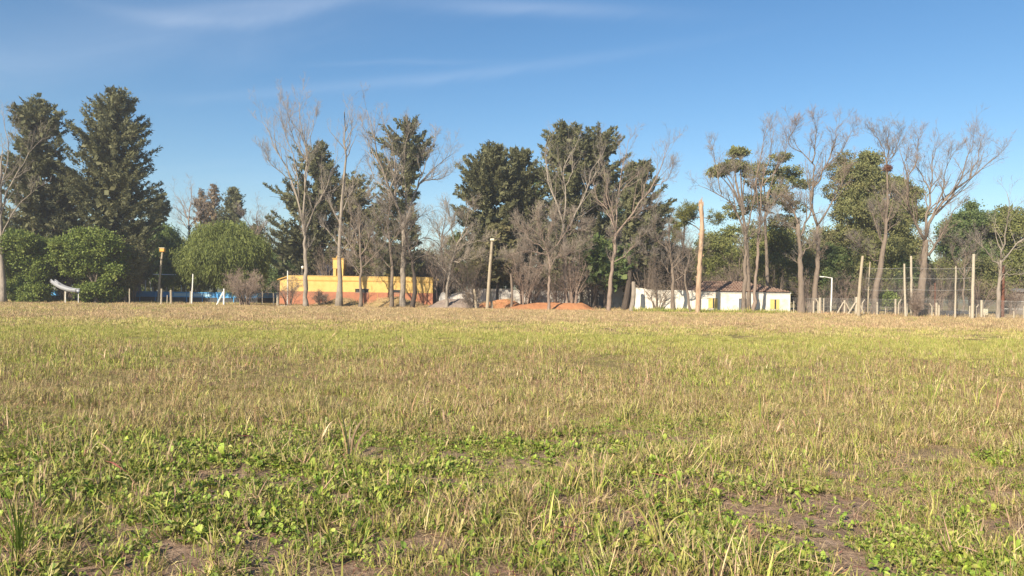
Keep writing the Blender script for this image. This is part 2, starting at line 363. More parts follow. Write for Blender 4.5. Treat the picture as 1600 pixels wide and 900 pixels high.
def bare_shrub(name, label, px, py_base, Y, w, h, bark, n=16, fine=5, cat='bare shrub', group='leafless shrubs and thickets', lean=0.0):
    base = G(px, Y); root = thing(name, label, cat, base, group)
    st = []
    for k in range(n):
        a = RNG.uniform(0, 2*PI); rr = RNG.uniform(.1, 1)**.7*w/2; r0 = RNG.uniform(0, .12)*w
        hh = h*RNG.uniform(.7, 1.05)*(1-.35*(rr/(w/2))**2)
        e = np.array([math.cos(a)*rr+lean, math.sin(a)*rr, hh]); s = np.array([math.cos(a)*r0, math.sin(a)*r0, -.1])
        mid = s*.5+e*.5+np.array([-math.cos(a), -math.sin(a), 0])*rr*.18
        st.append(resample(np.array([s, mid, e]), 8)+RNG.normal(0, .03, (8, 3)))
    A = np.array(st); R = np.linspace(.05, .012, 8)[None].repeat(n, 0)*RNG.uniform(.6, 1.3, (n, 1))*(h/3.5)
    V, F = tubes(A, R, 5)
    link('stems', mesh_from('stems', V, F, bark), root, kind='stuff')
    P1, R1 = grow(A, R, 8, .36, m=5, up=.12, tmin=.25, lmin=.4); P2, R2 = grow(P1, R1, fine, .5, m=3, up=.08, lmin=.25, wig=.2)
    P3, R3 = grow(P2, R2, 4, .6, m=3, up=.05, lmin=.2, wig=.25)
    Va, Fa = tubes(P1, R1, 3); Vb, Fb = tubes(P2, np.maximum(R2, .006), 3); Vc, Fc = tubes(P3, np.maximum(R3, .0055), 3)
    link('twigs', mesh_from('twigs', np.concatenate([Va, Vb, Vc]), np.concatenate([Fa, Fb+len(Va), Fc+len(Va)+len(Vb)]), bark), root, kind='stuff')
    return root
def sprigs(p, d, ln, wd):
    s = norm(np.cross(d, RNG.normal(size=d.shape)))
    V = np.stack([p-s*wd[:, None], p+s*wd[:, None], p+d*ln[:, None]], 1).reshape(-1, 3)
    return V, np.arange(len(V)).reshape(-1, 3)
def diamonds(p, d, ln, wd):
    s = norm(np.cross(d, RNG.normal(size=d.shape))); q = p+d*(ln*.5)[:, None]
    V = np.stack([p, q+s*wd[:, None], p+d*ln[:, None], q-s*wd[:, None]], 1).reshape(-1, 3)
    b = np.arange(len(p))[:, None]*4
    return V, np.concatenate([b+[[0, 1, 2]], b+[[0, 2, 3]]])
def conifer(name, label, Y, profile, leaf, n=26000, trunk_px=None, size=1.0, droop=.0, up=.35, puff=.30, gap=.16, cat='evergreen tree', group='dark evergreens at the far edge of the field', base_clear=0.0, bark='bark_dark', seedgap=0):
    """profile: (py, left px, right px) sightings of the outline from the tip down"""
    pr = np.array(profile, float); tp = trunk_px if trunk_px is not None else (pr[0, 1]+pr[0, 2])/2
    bp = trunk_px if trunk_px is not None else (pr[-1, 1]+pr[-1, 2])/2
    base = G(bp, Y); root = thing(name, label, cat, base, group); lo = np.array(base)
    zs = np.array([P(tp, a[0], Y).z for a in pr]); xl = np.array([P(a[1], a[0], Y).x for a in pr])-base.x; xr = np.array([P(a[2], a[0], Y).x for a in pr])-base.x
    o = np.argsort(zs); zs, xl, xr = zs[o], xl[o], xr[o]
    H = zs[-1]; topx = (xl[-1]+xr[-1])/2
    axis = lambda z: topx*(np.clip(z/H, 0, 1))**1.5
    mb = MB(); zt = np.linspace(-.3, H*.96, 14); r0 = .017*H+.05
    mb.tube(np.stack([axis(zt)+RNG.normal(0, .03, 14), RNG.normal(0, .03, 14), zt], 1), np.linspace(r0, .03, 14)*np.r_[1.4, np.ones(13)], 8)
    mb.build('trunk', bark, root, smooth=True)
    # boughs
    z0 = max(zs[0], base_clear)
    nb = int((H-z0)/.22*2.7); z = z0+(H-z0)*RNG.random(nb)**1.05
    az = RNG.uniform(0, 2*PI, nb); c = np.cos(az)
    ax = axis(z)
    L = np.maximum(np.interp(z, zs, xr)-ax, .15); Lf = np.maximum(ax-np.interp(z, zs, xl), .15)
    ext = np.where(c > 0, L, Lf); ew = np.minimum((L+Lf)/2, 4.5); rad = np.sqrt((ext*c)**2+(ew*np.sin(az))**2)
    nn = Noise2(int(abs(tp))+int(Y*10)+seedgap)
    keep = nn.one(az*2.2/PI*3+50, z*.75+7); rad = rad*np.clip(.90+.42*keep, .65, 1.24)*RNG.uniform(.84, 1.15, nb)
    ok = keep > gap; z, az, rad, ax = z[ok], az[ok], rad[ok], ax[ok]; nb = len(z)
    elev = np.radians(RNG.uniform(-5, 20, nb)+30*(z/H)**4-droop*30)
    D = np.stack([np.cos(az)*np.cos(elev), np.sin(az)*np.cos(elev), np.sin(elev)], 1)
    S0 = np.stack([ax, 0*ax, z-rad*np.sin(elev)*.75], 1)
    wts = (rad+.3); wts /= wts.sum(); k = RNG.choice(nb, n, p=wts)
    t = RNG.random(n)**.62
    sg = (puff*size*(1.35-.95*t))*(.55+.45*RNG.random(nb)[k])
    q = S0[k]+D[k]*(rad[k]*t)[:, None]+np.stack([np.zeros(n), np.zeros(n), .22*rad[k]*t**3*(1-droop)], 1)+RNG.normal(size=(n, 3))*sg[:, None]*np.array([1, 1, .62])
    q[:, 2] = np.clip(q[:, 2], .15, None)
    d = norm(D[k]*.7+np.array([0, 0, up-droop*1.5])+RNG.normal(0, .6, (n, 3)))
    V, F = sprigs(q, d, RNG.uniform(.22, .5, n)*size, RNG.uniform(.05, .12, n)*size)
    nc = n//14; k = RNG.choice(nb, nc, p=wts); t = RNG.uniform(.1, .72, nc)  # oversized inner cards, added to block light through the crown
    q = S0[k]+D[k]*(rad[k]*t)[:, None]+RNG.normal(size=(nc, 3))*.2
    V2, F2 = diamonds(q, norm(RNG.normal(size=(nc, 3))), RNG.uniform(.6, 1.0, nc)*size, RNG.uniform(.25, .4, nc)*size)
    link('crown', mesh_from('crown', np.concatenate([V, V2]), np.concatenate([F, F2+len(V)]), leaf), root)
    ns = min(nb, 140); sel = RNG.choice(nb, ns, replace=False)
    Bp = S0[sel][:, None]+D[sel][:, None]*(rad[sel][:, None]*np.linspace(0, .9, 4)[None])[..., None]
    V, F = tubes(Bp, np.linspace(.06, .012, 4)[None].repeat(ns, 0)*np.minimum(rad[sel], 3)[:, None]/2, 3)
    link('boughs', mesh_from('boughs', V, F, bark), root, kind='stuff')
    return root
def leafy(name, label, Y, ellipses, leaf, n=20000, trunk=None, size=1.0, drape=0.0, cat='leafy tree', group='leafy trees at the far edge of the field', bark='bark_brown', sub=.5, per=26, depth=1.0, r=.22, branches=True, shape='diamond', base_px=None, shell=.55, gap=0.0, maxdepth=5.0):
    """ellipses: (cx, cy, rx, ry) sightings of the leaf masses"""
    E = np.array(ellipses, float); bp = trunk[0][0] if trunk else (base_px if base_px is not None else E[:, 0].mean())
    base = G(bp, Y); root = thing(name, label, cat, base, group); lo = np.array(base)
    s = Y/FPX
    C = np.array([list(P(a[0], a[1], Y)) for a in E])-lo; RX = E[:, 2]*s; RZ = E[:, 3]*s; RY = np.minimum(np.maximum(RX, RZ)*depth, maxdepth)
    span = (E[:, 0].max()-E[:, 0].min())*s*.28*depth+.05
    C[:, 1] += RNG.uniform(-1, 1, len(E))*span
    if trunk:
        tp = np.array([list(P(a[0], a[1], Y)) for a in trunk])-lo; tp[0, 2] = -.2
    else: tp = np.array([[0, 0, -.2], [C[:, 0].mean()*.3, 0, C[:, 2].mean()*.5], [C[:, 0].mean()*.7, 0, C[:, 2].mean()]])
    MB().tube(resample(tp, 10), np.linspace(r*1.2, r*.5, 10), 8).build('trunk', bark, root, smooth=True)
    if branches:
        for i in range(len(E)):
            if RX[i] < .5: continue
            st = tp[-1] if len(tp) < 3 or RNG.random() < .5 else tp[-2]
            md = (st+C[i])/2+np.array([0, 0, .12*np.linalg.norm(C[i]-st)])
            MB().tube(resample(np.array([st, md, C[i]]), 6)+RNG.normal(0, .02, (6, 3)), np.linspace(r*.5, r*.16, 6), 6).build('limb', bark, root, smooth=True)
    area = RX*RZ+.5*RY*(RX+RZ); wt = area/area.sum()
    nsub = max(20, n//per); k = RNG.choice(len(E), nsub, p=wt)
    u = norm(RNG.normal(size=(nsub, 3))); rr = RNG.uniform(shell, 1.0, nsub)**.7
    q = C[k]+u*rr[:, None]*np.stack([RX[k], RY[k], RZ[k]], 1)
    if gap:
        g = Noise2(abs(int(E[0, 0]))).one(q[:, 0]*.7+40, q[:, 2]*.8+q[:, 1]*.5+40); ok = g > gap; q = q[ok]; u = u[ok]; k = k[ok]; nsub = len(q)
    out = norm(u/np.stack([RX[k], RY[k], RZ[k]], 1))
    j = RNG.integers(0, nsub, n)
    sg = sub*size*RNG.uniform(.6, 1.2, nsub)[j]*.62
    p = q[j]+RNG.normal(size=(n, 3))*np.minimum(sg, np.minimum(RX[k], RZ[k])[j]*.6)[:, None]*np.array([1, 1, .7])
    if drape:
        dl = RNG.uniform(0, 1, n)**1.5*drape; p[:, 2] -= dl
    p[:, 2] = np.maximum(p[:, 2], .08)
    d = norm(out[j]*.5+RNG.normal(0, .65, (n, 3))+np.array([0, 0, .1 if not drape else -1.6]))
    f = diamonds if shape == 'diamond' else sprigs
    if shape == 'diamond': V, F = f(p, d, RNG.uniform(.16, .32, n)*size, RNG.uniform(.05, .10, n)*size)
    else: V, F = f(p, d, RNG.uniform(.25, .55, n)*size, RNG.uniform(.025, .06, n)*size)
    nc = n//16; kk = RNG.choice(len(E), nc, p=wt)  # added core of large cards that keeps light from passing the leaf masses
    uu = norm(RNG.normal(size=(nc, 3)))*RNG.uniform(.1, .62, nc)[:, None]
    qq = C[kk]+uu*np.stack([RX[kk], RY[kk], RZ[kk]], 1); qq[:, 2] = np.maximum(qq[:, 2], .2)
    V2, F2 = diamonds(qq, norm(RNG.normal(size=(nc, 3))), np.minimum(RNG.uniform(.6, 1.0, nc)*size, RX[kk]), np.minimum(RNG.uniform(.2, .4, nc)*size, RX[kk]*.4))
    if gap < .3: V, F = np.concatenate([V, V2]), np.concatenate([F, F2+len(V)])
    link('crown', mesh_from('crown', V, F, leaf), root)
    return root

# ------------------------------------------------------------------ ground and sky-line setting
def build_ground():
    # one sheet, finer near the camera, gently uneven
    n1 = Noise2(3)
    ys = np.concatenate([np.linspace(-30, 0, 12)[:-1], np.linspace(0, 24, 240)[:-1], np.linspace(24, 130, 60)[:-1], np.geomspace(130, 3500, 14)])
    xs = np.concatenate([-np.geomspace(3500, 70, 12)[:-1], np.linspace(-70, -12, 40)[:-1], np.linspace(-12, 12, 220)[:-1], np.linspace(12, 70, 40)[:-1], np.geomspace(70, 3500, 12)])
    X, Yg = np.meshgrid(xs, ys); Z = ground_z(X, Yg)
    V = np.stack([X, Yg, Z], -1).reshape(-1, 3); nx, ny = len(xs), len(ys)
    i = (np.arange(ny-1)[:, None]*nx+np.arange(nx-1)[None]).reshape(-1)
    F = np.stack([i, i+1, i+1+nx, i+nx], 1); F = np.concatenate([F[:, [0, 1, 2]], F[:, [0, 2, 3]]])
    return link('ground', mesh_from('ground', V, F, 'field_ground', smooth=True), kind='structure')
GN = Noise2(11)
def ground_z(X, Y): return ((GN(X+500, Y+500, .9, 3)-.5)*.13+(GN(X+200, Y+800, 5.0, 2)-.5)*.03)*np.clip(1-(np.abs(X)+Y)/60, 0, 1)
def field_material():
    m = bpy.data.materials.new('field_ground'); MATS['field_ground'] = m; m.use_nodes = True; nt = m.node_tree; N = nt.nodes; L = nt.links
    b = N['Principled BSDF']; b.inputs['Roughness'].default_value = .95; b.inputs['Specular IOR Level'].default_value = .1
    tc = N.new('ShaderNodeTexCoord')
    def nz(scale, det=6, st=(1, 1, 1)):
        mp = N.new('ShaderNodeMapping'); mp.inputs['Scale'].default_value = st; L.new(tc.outputs['Object'], mp.inputs[0])
        n = N.new('ShaderNodeTexNoise'); n.inputs['Scale'].default_value = scale; n.inputs['Detail'].default_value = det; n.inputs['Roughness'].default_value = .65
        L.new(mp.outputs[0], n.inputs['Vector']); return n.outputs[0]
    def ramp(src, cols, lo=.3, hi=.7):
        r = N.new('ShaderNodeValToRGB'); cr = r.color_ramp
        while len(cr.elements) < len(cols): cr.elements.new(.5)
        for i, c in enumerate(cols): cr.elements[i].position = lo+(hi-lo)*i/(len(cols)-1); cr.elements[i].color = (*c, 1)
        L.new(src, r.inputs[0]); return r.outputs[0]
    soil = ramp(nz(16, 10), [(.17, .115, .08), (.31, .215, .15), (.44, .32, .235)])
    thatch = ramp(nz(1.6, 8), [(.15, .11, .055), (.26, .20, .10), (.20, .17, .06), (.34, .27, .14)])
    sep = N.new('ShaderNodeSeparateXYZ'); L.new(tc.outputs['Object'], sep.inputs[0])
    mr = N.new('ShaderNodeMapRange'); mr.inputs[1].default_value = 6.5; mr.inputs[2].default_value = 12; L.new(sep.outputs['Y'], mr.inputs[0])
    mx = N.new('ShaderNodeMix'); mx.data_type = 'RGBA'; L.new(mr.outputs[0], mx.inputs['Factor']); L.new(soil, mx.inputs['A']); L.new(thatch, mx.inputs['B'])
    L.new(mx.outputs['Result'], b.inputs['Base Color'])
    bp = N.new('ShaderNodeBump'); bp.inputs['Distance'].default_value = .07; L.new(nz(14, 10), bp.inputs['Height']); L.new(bp.outputs[0], b.inputs['Normal'])
field_material(); build_ground()

# ------------------------------------------------------------------ trees, sighted one by one
# dark evergreens
CF = 'conifer_needles'
conifer('cedar_tree', 'tall ragged dark evergreen behind the ivy bush nearest the left edge', 91,
        [(153, 57, 65), (172, 35, 82), (192, 22, 100), (210, 14, 88), (235, 22, 108), (255, 12, 84), (290, 6, 88), (320, -2, 96), (360, -4, 100), (400, 0, 100), (445, 5, 92)], CF, 34000, trunk_px=55, gap=.27, puff=.34)
conifer('cedar_tree', 'tallest broad dark evergreen on the left, rising above the rounded ivy bush', 92,
        [(145, 168, 188), (158, 142, 212), (185, 134, 214), (215, 118, 222), (240, 112, 228), (270, 116, 232), (300, 104, 232), (330, 98, 240), (365, 92, 242), (400, 95, 240), (445, 110, 235)], CF, 46000, trunk_px=175, puff=.36, gap=.2)
conifer('cedar_tree', 'lower dark evergreen filling the gap between the two tallest evergreens on the left', 94,
        [(262, 95, 103), (285, 82, 120), (330, 72, 130), (380, 66, 134), (445, 68, 134)], CF, 17000, trunk_px=100)
conifer('cedar_tree', 'small dark evergreen whose side boughs poke out right of the tallest one', 112,
        [(304, 246, 252), (318, 226, 268), (345, 222, 256), (400, 214, 262), (450, 214, 262)], CF, 12000, trunk_px=240, gap=.25)
conifer('cedar_tree', 'little distant dark evergreen tip above the right half of the rounded light green tree', 132,
        [(295, 362, 368), (308, 350, 380), (325, 344, 380), (345, 342, 380), (380, 340, 386), (440, 340, 390)], CF, 8000, size=1.2, trunk_px=364)
conifer('cypress_tree', 'distant brownish half bare evergreen behind the rounded light green tree, left of the pair', 134,
        [(296, 312, 316), (312, 304, 324), (340, 300, 328), (400, 300, 330)], 'dry_conifer_needles', 4200, size=.9, gap=.3, trunk_px=314)
conifer('cypress_tree', 'distant brownish half bare evergreen behind the rounded light green tree, right of the pair', 134,
        [(290, 332, 338), (310, 324, 345), (340, 322, 347), (400, 322, 350)], 'dry_conifer_needles', 4200, size=.9, gap=.3, trunk_px=336)
conifer('cypress_tree', 'dark evergreen behind the tall forked bare tree at the left end of the yellow building', 107,
        [(226, 492, 508), (245, 462, 516), (270, 448, 522), (300, 430, 526), (340, 428, 530), (380, 430, 530), (432, 426, 524)], CF, 32000, trunk_px=485)
conifer('cypress_tree', 'slim dark evergreen standing behind the large white limbed bare tree over the yellow building', 101,
        [(191, 630, 650), (203, 606, 668), (225, 590, 670), (252, 583, 660), (280, 592, 662), (300, 597, 650), (320, 590, 646), (350, 582, 645), (400, 572, 655), (440, 572, 655)], CF, 24000, trunk_px=628, gap=.27)
conifer('cypress_tree', 'olive brown evergreen behind the middle of the yellow building, lower than its neighbours', 106,
        [(272, 540, 556), (292, 524, 585), (330, 516, 600), (380, 516, 602), (440, 518, 602)], 'conifer_needles_brown', 17000, trunk_px=555, gap=.2)
conifer('cypress_tree', 'broad dark evergreen directly behind the leaning lamp post, leftmost of the central clump', 95,
        [(230, 752, 782), (248, 740, 792), (270, 722, 802), (300, 717, 806), (340, 715, 812), (380, 716, 812), (430, 724, 812), (455, 742, 800)], CF, 40000, trunk_px=765, gap=.12, puff=.38)
conifer('cypress_tree', 'dark evergreen second from the left in the central clump, above the short pale twiggy tree', 98,
        [(237, 796, 826), (255, 785, 842), (290, 788, 848), (340, 790, 852), (400, 790, 852), (445, 790, 852)], CF, 26000, trunk_px=815, gap=.1)
conifer('cypress_tree', 'tallest dark evergreen of the central clump, behind the forked pale bare tree', 97,
        [(196, 872, 902), (212, 852, 914), (240, 846, 920), (280, 850, 922), (330, 848, 922), (400, 850, 922), (450, 860, 920)], CF, 34000, trunk_px=882, gap=.1, puff=.38)
conifer('cypress_tree', 'dark evergreen with an open crown right beside the tallest one of the central clump', 99,
        [(201, 914, 945), (213, 906, 966), (235, 905, 978), (262, 914, 976), (300, 908, 982), (350, 904, 988), (400, 900, 992), (455, 910, 990)], CF, 32000, trunk_px=938, gap=.24)
conifer('cypress_tree', 'dark evergreen at the right end of the central clump beside the white shed', 93,
        [(256, 984, 1010), (275, 975, 1026), (300, 974, 1032), (330, 978, 1040), (362, 982, 1042), (400, 974, 1030), (446, 968, 1006)], CF, 25000, trunk_px=985, gap=.2, base_clear=2.2)
conifer('cypress_tree', 'low green evergreen hanging over the white wall behind the orange soil heap', 90,
        [(372, 925, 940), (390, 905, 970), (420, 900, 985), (446, 915, 980)], 'broad_leaves', 12000, trunk_px=946, droop=.2, base_clear=1.6)
conifer('cypress_tree', 'small dark evergreen with low boughs just right of the leaning lamp post', 92,
        [(352, 770, 790), (375, 750, 805), (410, 742, 806), (440, 745, 800)], 'conifer_needles_brown', 11000, trunk_px=777, droop=.15, base_clear=1.8)
# leafy trees and bushes
leafy('ivy_bush', 'big leafed ivy covered bush nearest the left edge, its right side in shade', 86,
      [(14, 384, 26, 16), (44, 377, 22, 13), (62, 388, 14, 16), (36, 402, 28, 16), (8, 415, 18, 16), (66, 418, 10, 14), (46, 430, 22, 14), (30, 452, 20, 14), (56, 458, 18, 14), (44, 467, 26, 7), (12, 400, 20, 18)], 'ivy_leaves', 30000, size=1.1, sub=.50, per=90, shell=.7, cat='bush', group='ivy covered bushes on the left', base_px=45)
leafy('ivy_bush', 'rounded ivy covered bush with bright leaves, right of the grey slide, dome shaped', 86,
      [(142, 373, 30, 13), (118, 386, 20, 15), (168, 382, 22, 16), (138, 395, 38, 18), (104, 404, 13, 12), (180, 404, 14, 20), (148, 418, 34, 15), (118, 420, 20, 10), (158, 440, 26, 14), (146, 456, 24, 12), (168, 462, 14, 9), (134, 465, 14, 7), (184, 428, 10, 14)], 'ivy_leaves', 38000, size=1.1, sub=.50, per=90, shell=.7, cat='bush', group='ivy covered bushes on the left', base_px=150)
leafy('vine_thicket', 'dark brownish vine thicket hanging right of the rounded ivy bush', 88,
      [(190, 400, 16, 26), (200, 425, 20, 22), (185, 440, 18, 18), (212, 405, 14, 20)], 'conifer_needles_brown', 9000, size=.95, cat='thicket', group=None, base_px=195)
leafy('feathery_tree', 'soft feathery green tree behind the lamp post with the amber head', 109,
      [(250, 368, 30, 22), (235, 392, 30, 28), (265, 400, 30, 30), (248, 418, 38, 22), (215, 410, 20, 22), (285, 420, 20, 18)], 'feathery_leaves', 22000, size=1.1, drape=.9, shape='sprig', group='feathery trees behind the goal')
leafy('pepper_tree', 'wide rounded light green weeping tree in front of the blue pool', 95,
      [(350, 366, 50, 25), (318, 385, 38, 30), (384, 388, 40, 28), (348, 398, 66, 30), (304, 408, 26, 28), (402, 400, 24, 20), (330, 424, 40, 18), (380, 424, 40, 20), (318, 408, 36, 24), (350, 412, 50, 22), (395, 388, 30, 24)], 'pepper_leaves', 80000, trunk=[(309, 474), (312, 440), (330, 410)], size=1.0, drape=1.3, shape='sprig', sub=.45, group=None, maxdepth=4.6)
leafy('yellow_leafed_plant', 'small plant with drooping yellow green leaves beside the white goal', 98,
      [(288, 430, 8, 9), (282, 440, 9, 7), (293, 442, 7, 8)], 'yellow_green_leaves', 700, size=1.2, cat='plant', group=None, branches=False, r=.06, gap=.0)
leafy('light_pine', 'thin yellow green pine with sky showing through, behind the broken stump', 112,
      [(1068, 328, 16, 10), (1095, 330, 20, 11), (1058, 345, 14, 10), (1085, 350, 18, 9), (1112, 345, 14, 14), (1070, 372, 16, 9), (1050, 365, 10, 12), (1105, 375, 16, 12)], 'yellow_green_leaves', 9000, trunk=[(1068, 470), (1067, 400), (1070, 345)], size=1.0, gap=.42, shape='sprig', group='pines')
leafy('umbrella_tree', 'tree with flat olive foliage plates at different heights, rising above the white house', 84,
      [(1153, 239, 17, 5), (1147, 258, 24, 7), (1122, 268, 20, 5), (1165, 270, 8, 6), (1128, 262, 12, 5)], 'eucalyptus_leaves', 5200, trunk=[(1170, 489), (1168, 400), (1160, 330), (1150, 285)], size=.85, sub=.32, depth=.8, group='flat crowned trees above the white house')
leafy('umbrella_tree', 'flat crowned olive tree right of the separate foliage plates, above the tiled roof', 88,
      [(1195, 262, 26, 8), (1212, 249, 18, 6), (1240, 266, 22, 9), (1225, 284, 26, 10), (1182, 283, 16, 10), (1248, 290, 14, 6), (1205, 308, 34, 13), (1168, 318, 22, 13), (1145, 330, 20, 12), (1245, 322, 20, 9), (1230, 345, 26, 10)], 'eucalyptus_leaves', 17000, trunk=[(1200, 489), (1198, 400), (1196, 330), (1200, 300)], size=.9, sub=.38, depth=.75, gap=.3, group='flat crowned trees above the white house')
leafy('eucalyptus_tree', 'tall eucalyptus with rounded green leaf masses left of the red bird nest', 96,
      [(1356, 250, 22, 13), (1342, 272, 34, 20), (1368, 290, 30, 20), (1338, 305, 34, 20), (1350, 330, 44, 24), (1378, 350, 34, 22), (1335, 362, 30, 20), (1360, 385, 44, 24), (1345, 420, 40, 26)], 'eucalyptus_leaves', 46000, trunk=[(1350, 492), (1352, 400), (1354, 300)], size=1.0, gap=.22, sub=.5, group='eucalyptus trees')
leafy('eucalyptus_tree', 'brownish olive eucalyptus crown leaning left of the tallest eucalyptus', 98,
      [(1318, 248, 14, 9), (1310, 268, 18, 14), (1300, 300, 14, 14), (1312, 330, 14, 16), (1310, 380, 20, 24)], 'conifer_needles_brown', 10000, trunk=[(1312, 492), (1313, 400), (1314, 270)], size=.9, gap=.3, group='eucalyptus trees')
leafy('eucalyptus_tree', 'olive eucalyptus crown right of the red bird nest, behind the big spreading bare tree', 97,
      [(1408, 288, 18, 10), (1425, 305, 24, 13), (1405, 325, 26, 15), (1430, 335, 20, 12), (1402, 355, 26, 18), (1412, 390, 28, 24), (1400, 430, 30, 28)], 'eucalyptus_leaves', 22000, trunk=[(1410, 492), (1410, 400), (1412, 310)], size=1.0, gap=.27, group='eucalyptus trees')
leafy('broadleaf_tree', 'round green tree right of the big spreading bare tree with one knob on top', 98,
      [(1522, 322, 10, 8), (1515, 345, 34, 14), (1488, 362, 26, 18), (1535, 362, 34, 20), (1500, 385, 32, 20), (1540, 398, 30, 24)], 'broad_leaves', 26000, trunk=[(1516, 492), (1517, 420), (1518, 370)], size=1.05, gap=.15, group='green trees at the right end')
leafy('broadleaf_tree', 'green tree at the right edge behind the slim pale bare tree', 96,
      [(1585, 335, 26, 14), (1570, 355, 28, 20), (1610, 350, 28, 22), (1590, 385, 36, 28), (1630, 380, 30, 30), (1575, 425, 30, 28), (1615, 430, 34, 28)], 'olive_leaves', 26000, trunk=[(1590, 494), (1590, 420), (1592, 370)], size=1.05, gap=.15, group='green trees at the right end')
leafy('broadleaf_tree', 'shorter olive tree behind the slim concrete pole, right of the sky gap', 92,
      [(1530, 420, 28, 20), (1510, 445, 22, 20), (1545, 450, 24, 20)], 'eucalyptus_leaves', 11000, trunk=[(1528, 490), (1528, 450), (1528, 430)], size=.95, gap=.2, group='green trees at the right end')
leafy('green_shrub', 'small fresh green shrub behind the fence between the leaning pole and the tall slim poles', 80,
      [(1386, 466, 12, 8), (1378, 472, 8, 6), (1394, 473, 7, 6)], 'ivy_leaves', 2200, size=.8, cat='shrub', group=None, base_px=1386, branches=False, r=.05)
# mid-distance trees closing the gaps, each at its own place
mid = [  # px, top, half width, Y, leaf, look
 (-60, 330, 60, 118, 'olive_leaves', 'olive tree just beyond the left edge of the view'),
 (28, 350, 40, 122, 'broad_leaves', 'dark green tree low behind the ragged left evergreen'),
 (205, 372, 34, 120, 'broad_leaves', 'dark tree low behind the tallest left evergreen'),
 (285, 372, 32, 126, 'olive_leaves', 'olive tree between the feathery tree and the rounded light green one'),
 (402, 345, 30, 128, 'conifer_needles_brown', 'brownish tree behind the right side of the rounded light green tree'),
 (452, 372, 34, 124, 'broad_leaves', 'dark tree low behind the left end of the yellow building'),
 (600, 385, 42, 122, 'conifer_needles_brown', 'brown olive tree low behind the yellow building'),
 (668, 392, 36, 124, 'conifer_needles_brown', 'brown olive tree behind the right end of the yellow building'),
 (712, 362, 36, 126, 'olive_leaves', 'olive tree behind the leaning bare tree'),
 (842, 252, 30, 112, 'broad_leaves', 'dark tree low behind the short pale twiggy tree'),
 (1035, 372, 34, 112, 'olive_leaves', 'olive tree behind the left end of the long white wall'),
 (1085, 388, 38, 110, 'olive_leaves', 'olive green tree behind the broken stump'),
 (1135, 352, 40, 110, 'olive_leaves', 'olive green tree behind the left shuttered window'),
 (1178, 345, 38, 114, 'eucalyptus_leaves', 'grey green tree behind the tiled roof'),
 (1225, 350, 38, 110, 'olive_leaves', 'olive green tree behind the right end of the white house'),
 (1272, 352, 36, 112, 'eucalyptus_leaves', 'grey green tree behind the two leaning bare trunks'),
 (1310, 395, 34, 104, 'broad_leaves', 'dark green tree behind the small white goal frame'),
 (1372, 408, 38, 106, 'broad_leaves', 'dark tree low behind the leaning fence pole'),
 (1462, 432, 22, 118, 'conifer_needles_brown', 'low brown tree in the bottom of the sky gap'),
 (1484, 398, 22, 116, 'olive_leaves', 'olive tree closing the right side of the sky gap'),
 (972, 292, 34, 112, 'broad_leaves', 'dark green tree between the open crowned evergreen and the last central one'),
 (1425, 395, 28, 110, 'olive_leaves', 'olive tree behind the big spreading bare tree trunk'),
 (1060, 405, 34, 120, 'conifer_needles_brown', 'brownish olive tree far behind the scrubby bare tree'),
 (1112, 400, 34, 122, 'eucalyptus_leaves', 'grey olive tree far behind the broken stump, right of it'),
 (1200, 395, 40, 122, 'broad_leaves', 'dark green tree far behind the middle of the tiled roof'),
 (1245, 400, 36, 120, 'conifer_needles_brown', 'brownish olive tree far behind the right corner of the white house'),
 (1290, 385, 30, 118, 'olive_leaves', 'olive tree far behind the small steel lamp post'),
 (1345, 420, 36, 120, 'conifer_needles_brown', 'brown tree far behind the braced fence posts'),
 (1405, 418, 30, 118, 'broad_leaves', 'dark tree far behind the close pair of pale poles'),
 (945, 400, 40, 116, 'broad_leaves', 'dark tree behind the white shed'),
 (1005, 410, 34, 118, 'olive_leaves', 'olive tree behind the right end of the white shed'),
 (1560, 405, 34, 112, 'olive_leaves', 'olive tree low behind the rust coloured pole'),
 (1690, 345, 60, 112, 'broad_leaves', 'green tree just beyond the right edge of the view'),
]
for (px, top, hw, Y, lf, lab) in mid:
    h = 462-top
    el = [(px+RNG.uniform(-.3, .3)*hw, top+.14*h, hw*.5, h*.14)]
    for q in range(12): el.append((px+RNG.uniform(-.75, .75)*hw, top+h*RNG.uniform(.25, .95), hw*RNG.uniform(.4, .6), h*RNG.uniform(.14, .24)))
    leafy('background_tree', lab, Y, el, lf, 15000, trunk=[(px, 480), (px, top+.6*h), (px, top+.3*h)], size=1.25, gap=.08, sub=.55, maxdepth=4, group='trees behind the field-edge trees')

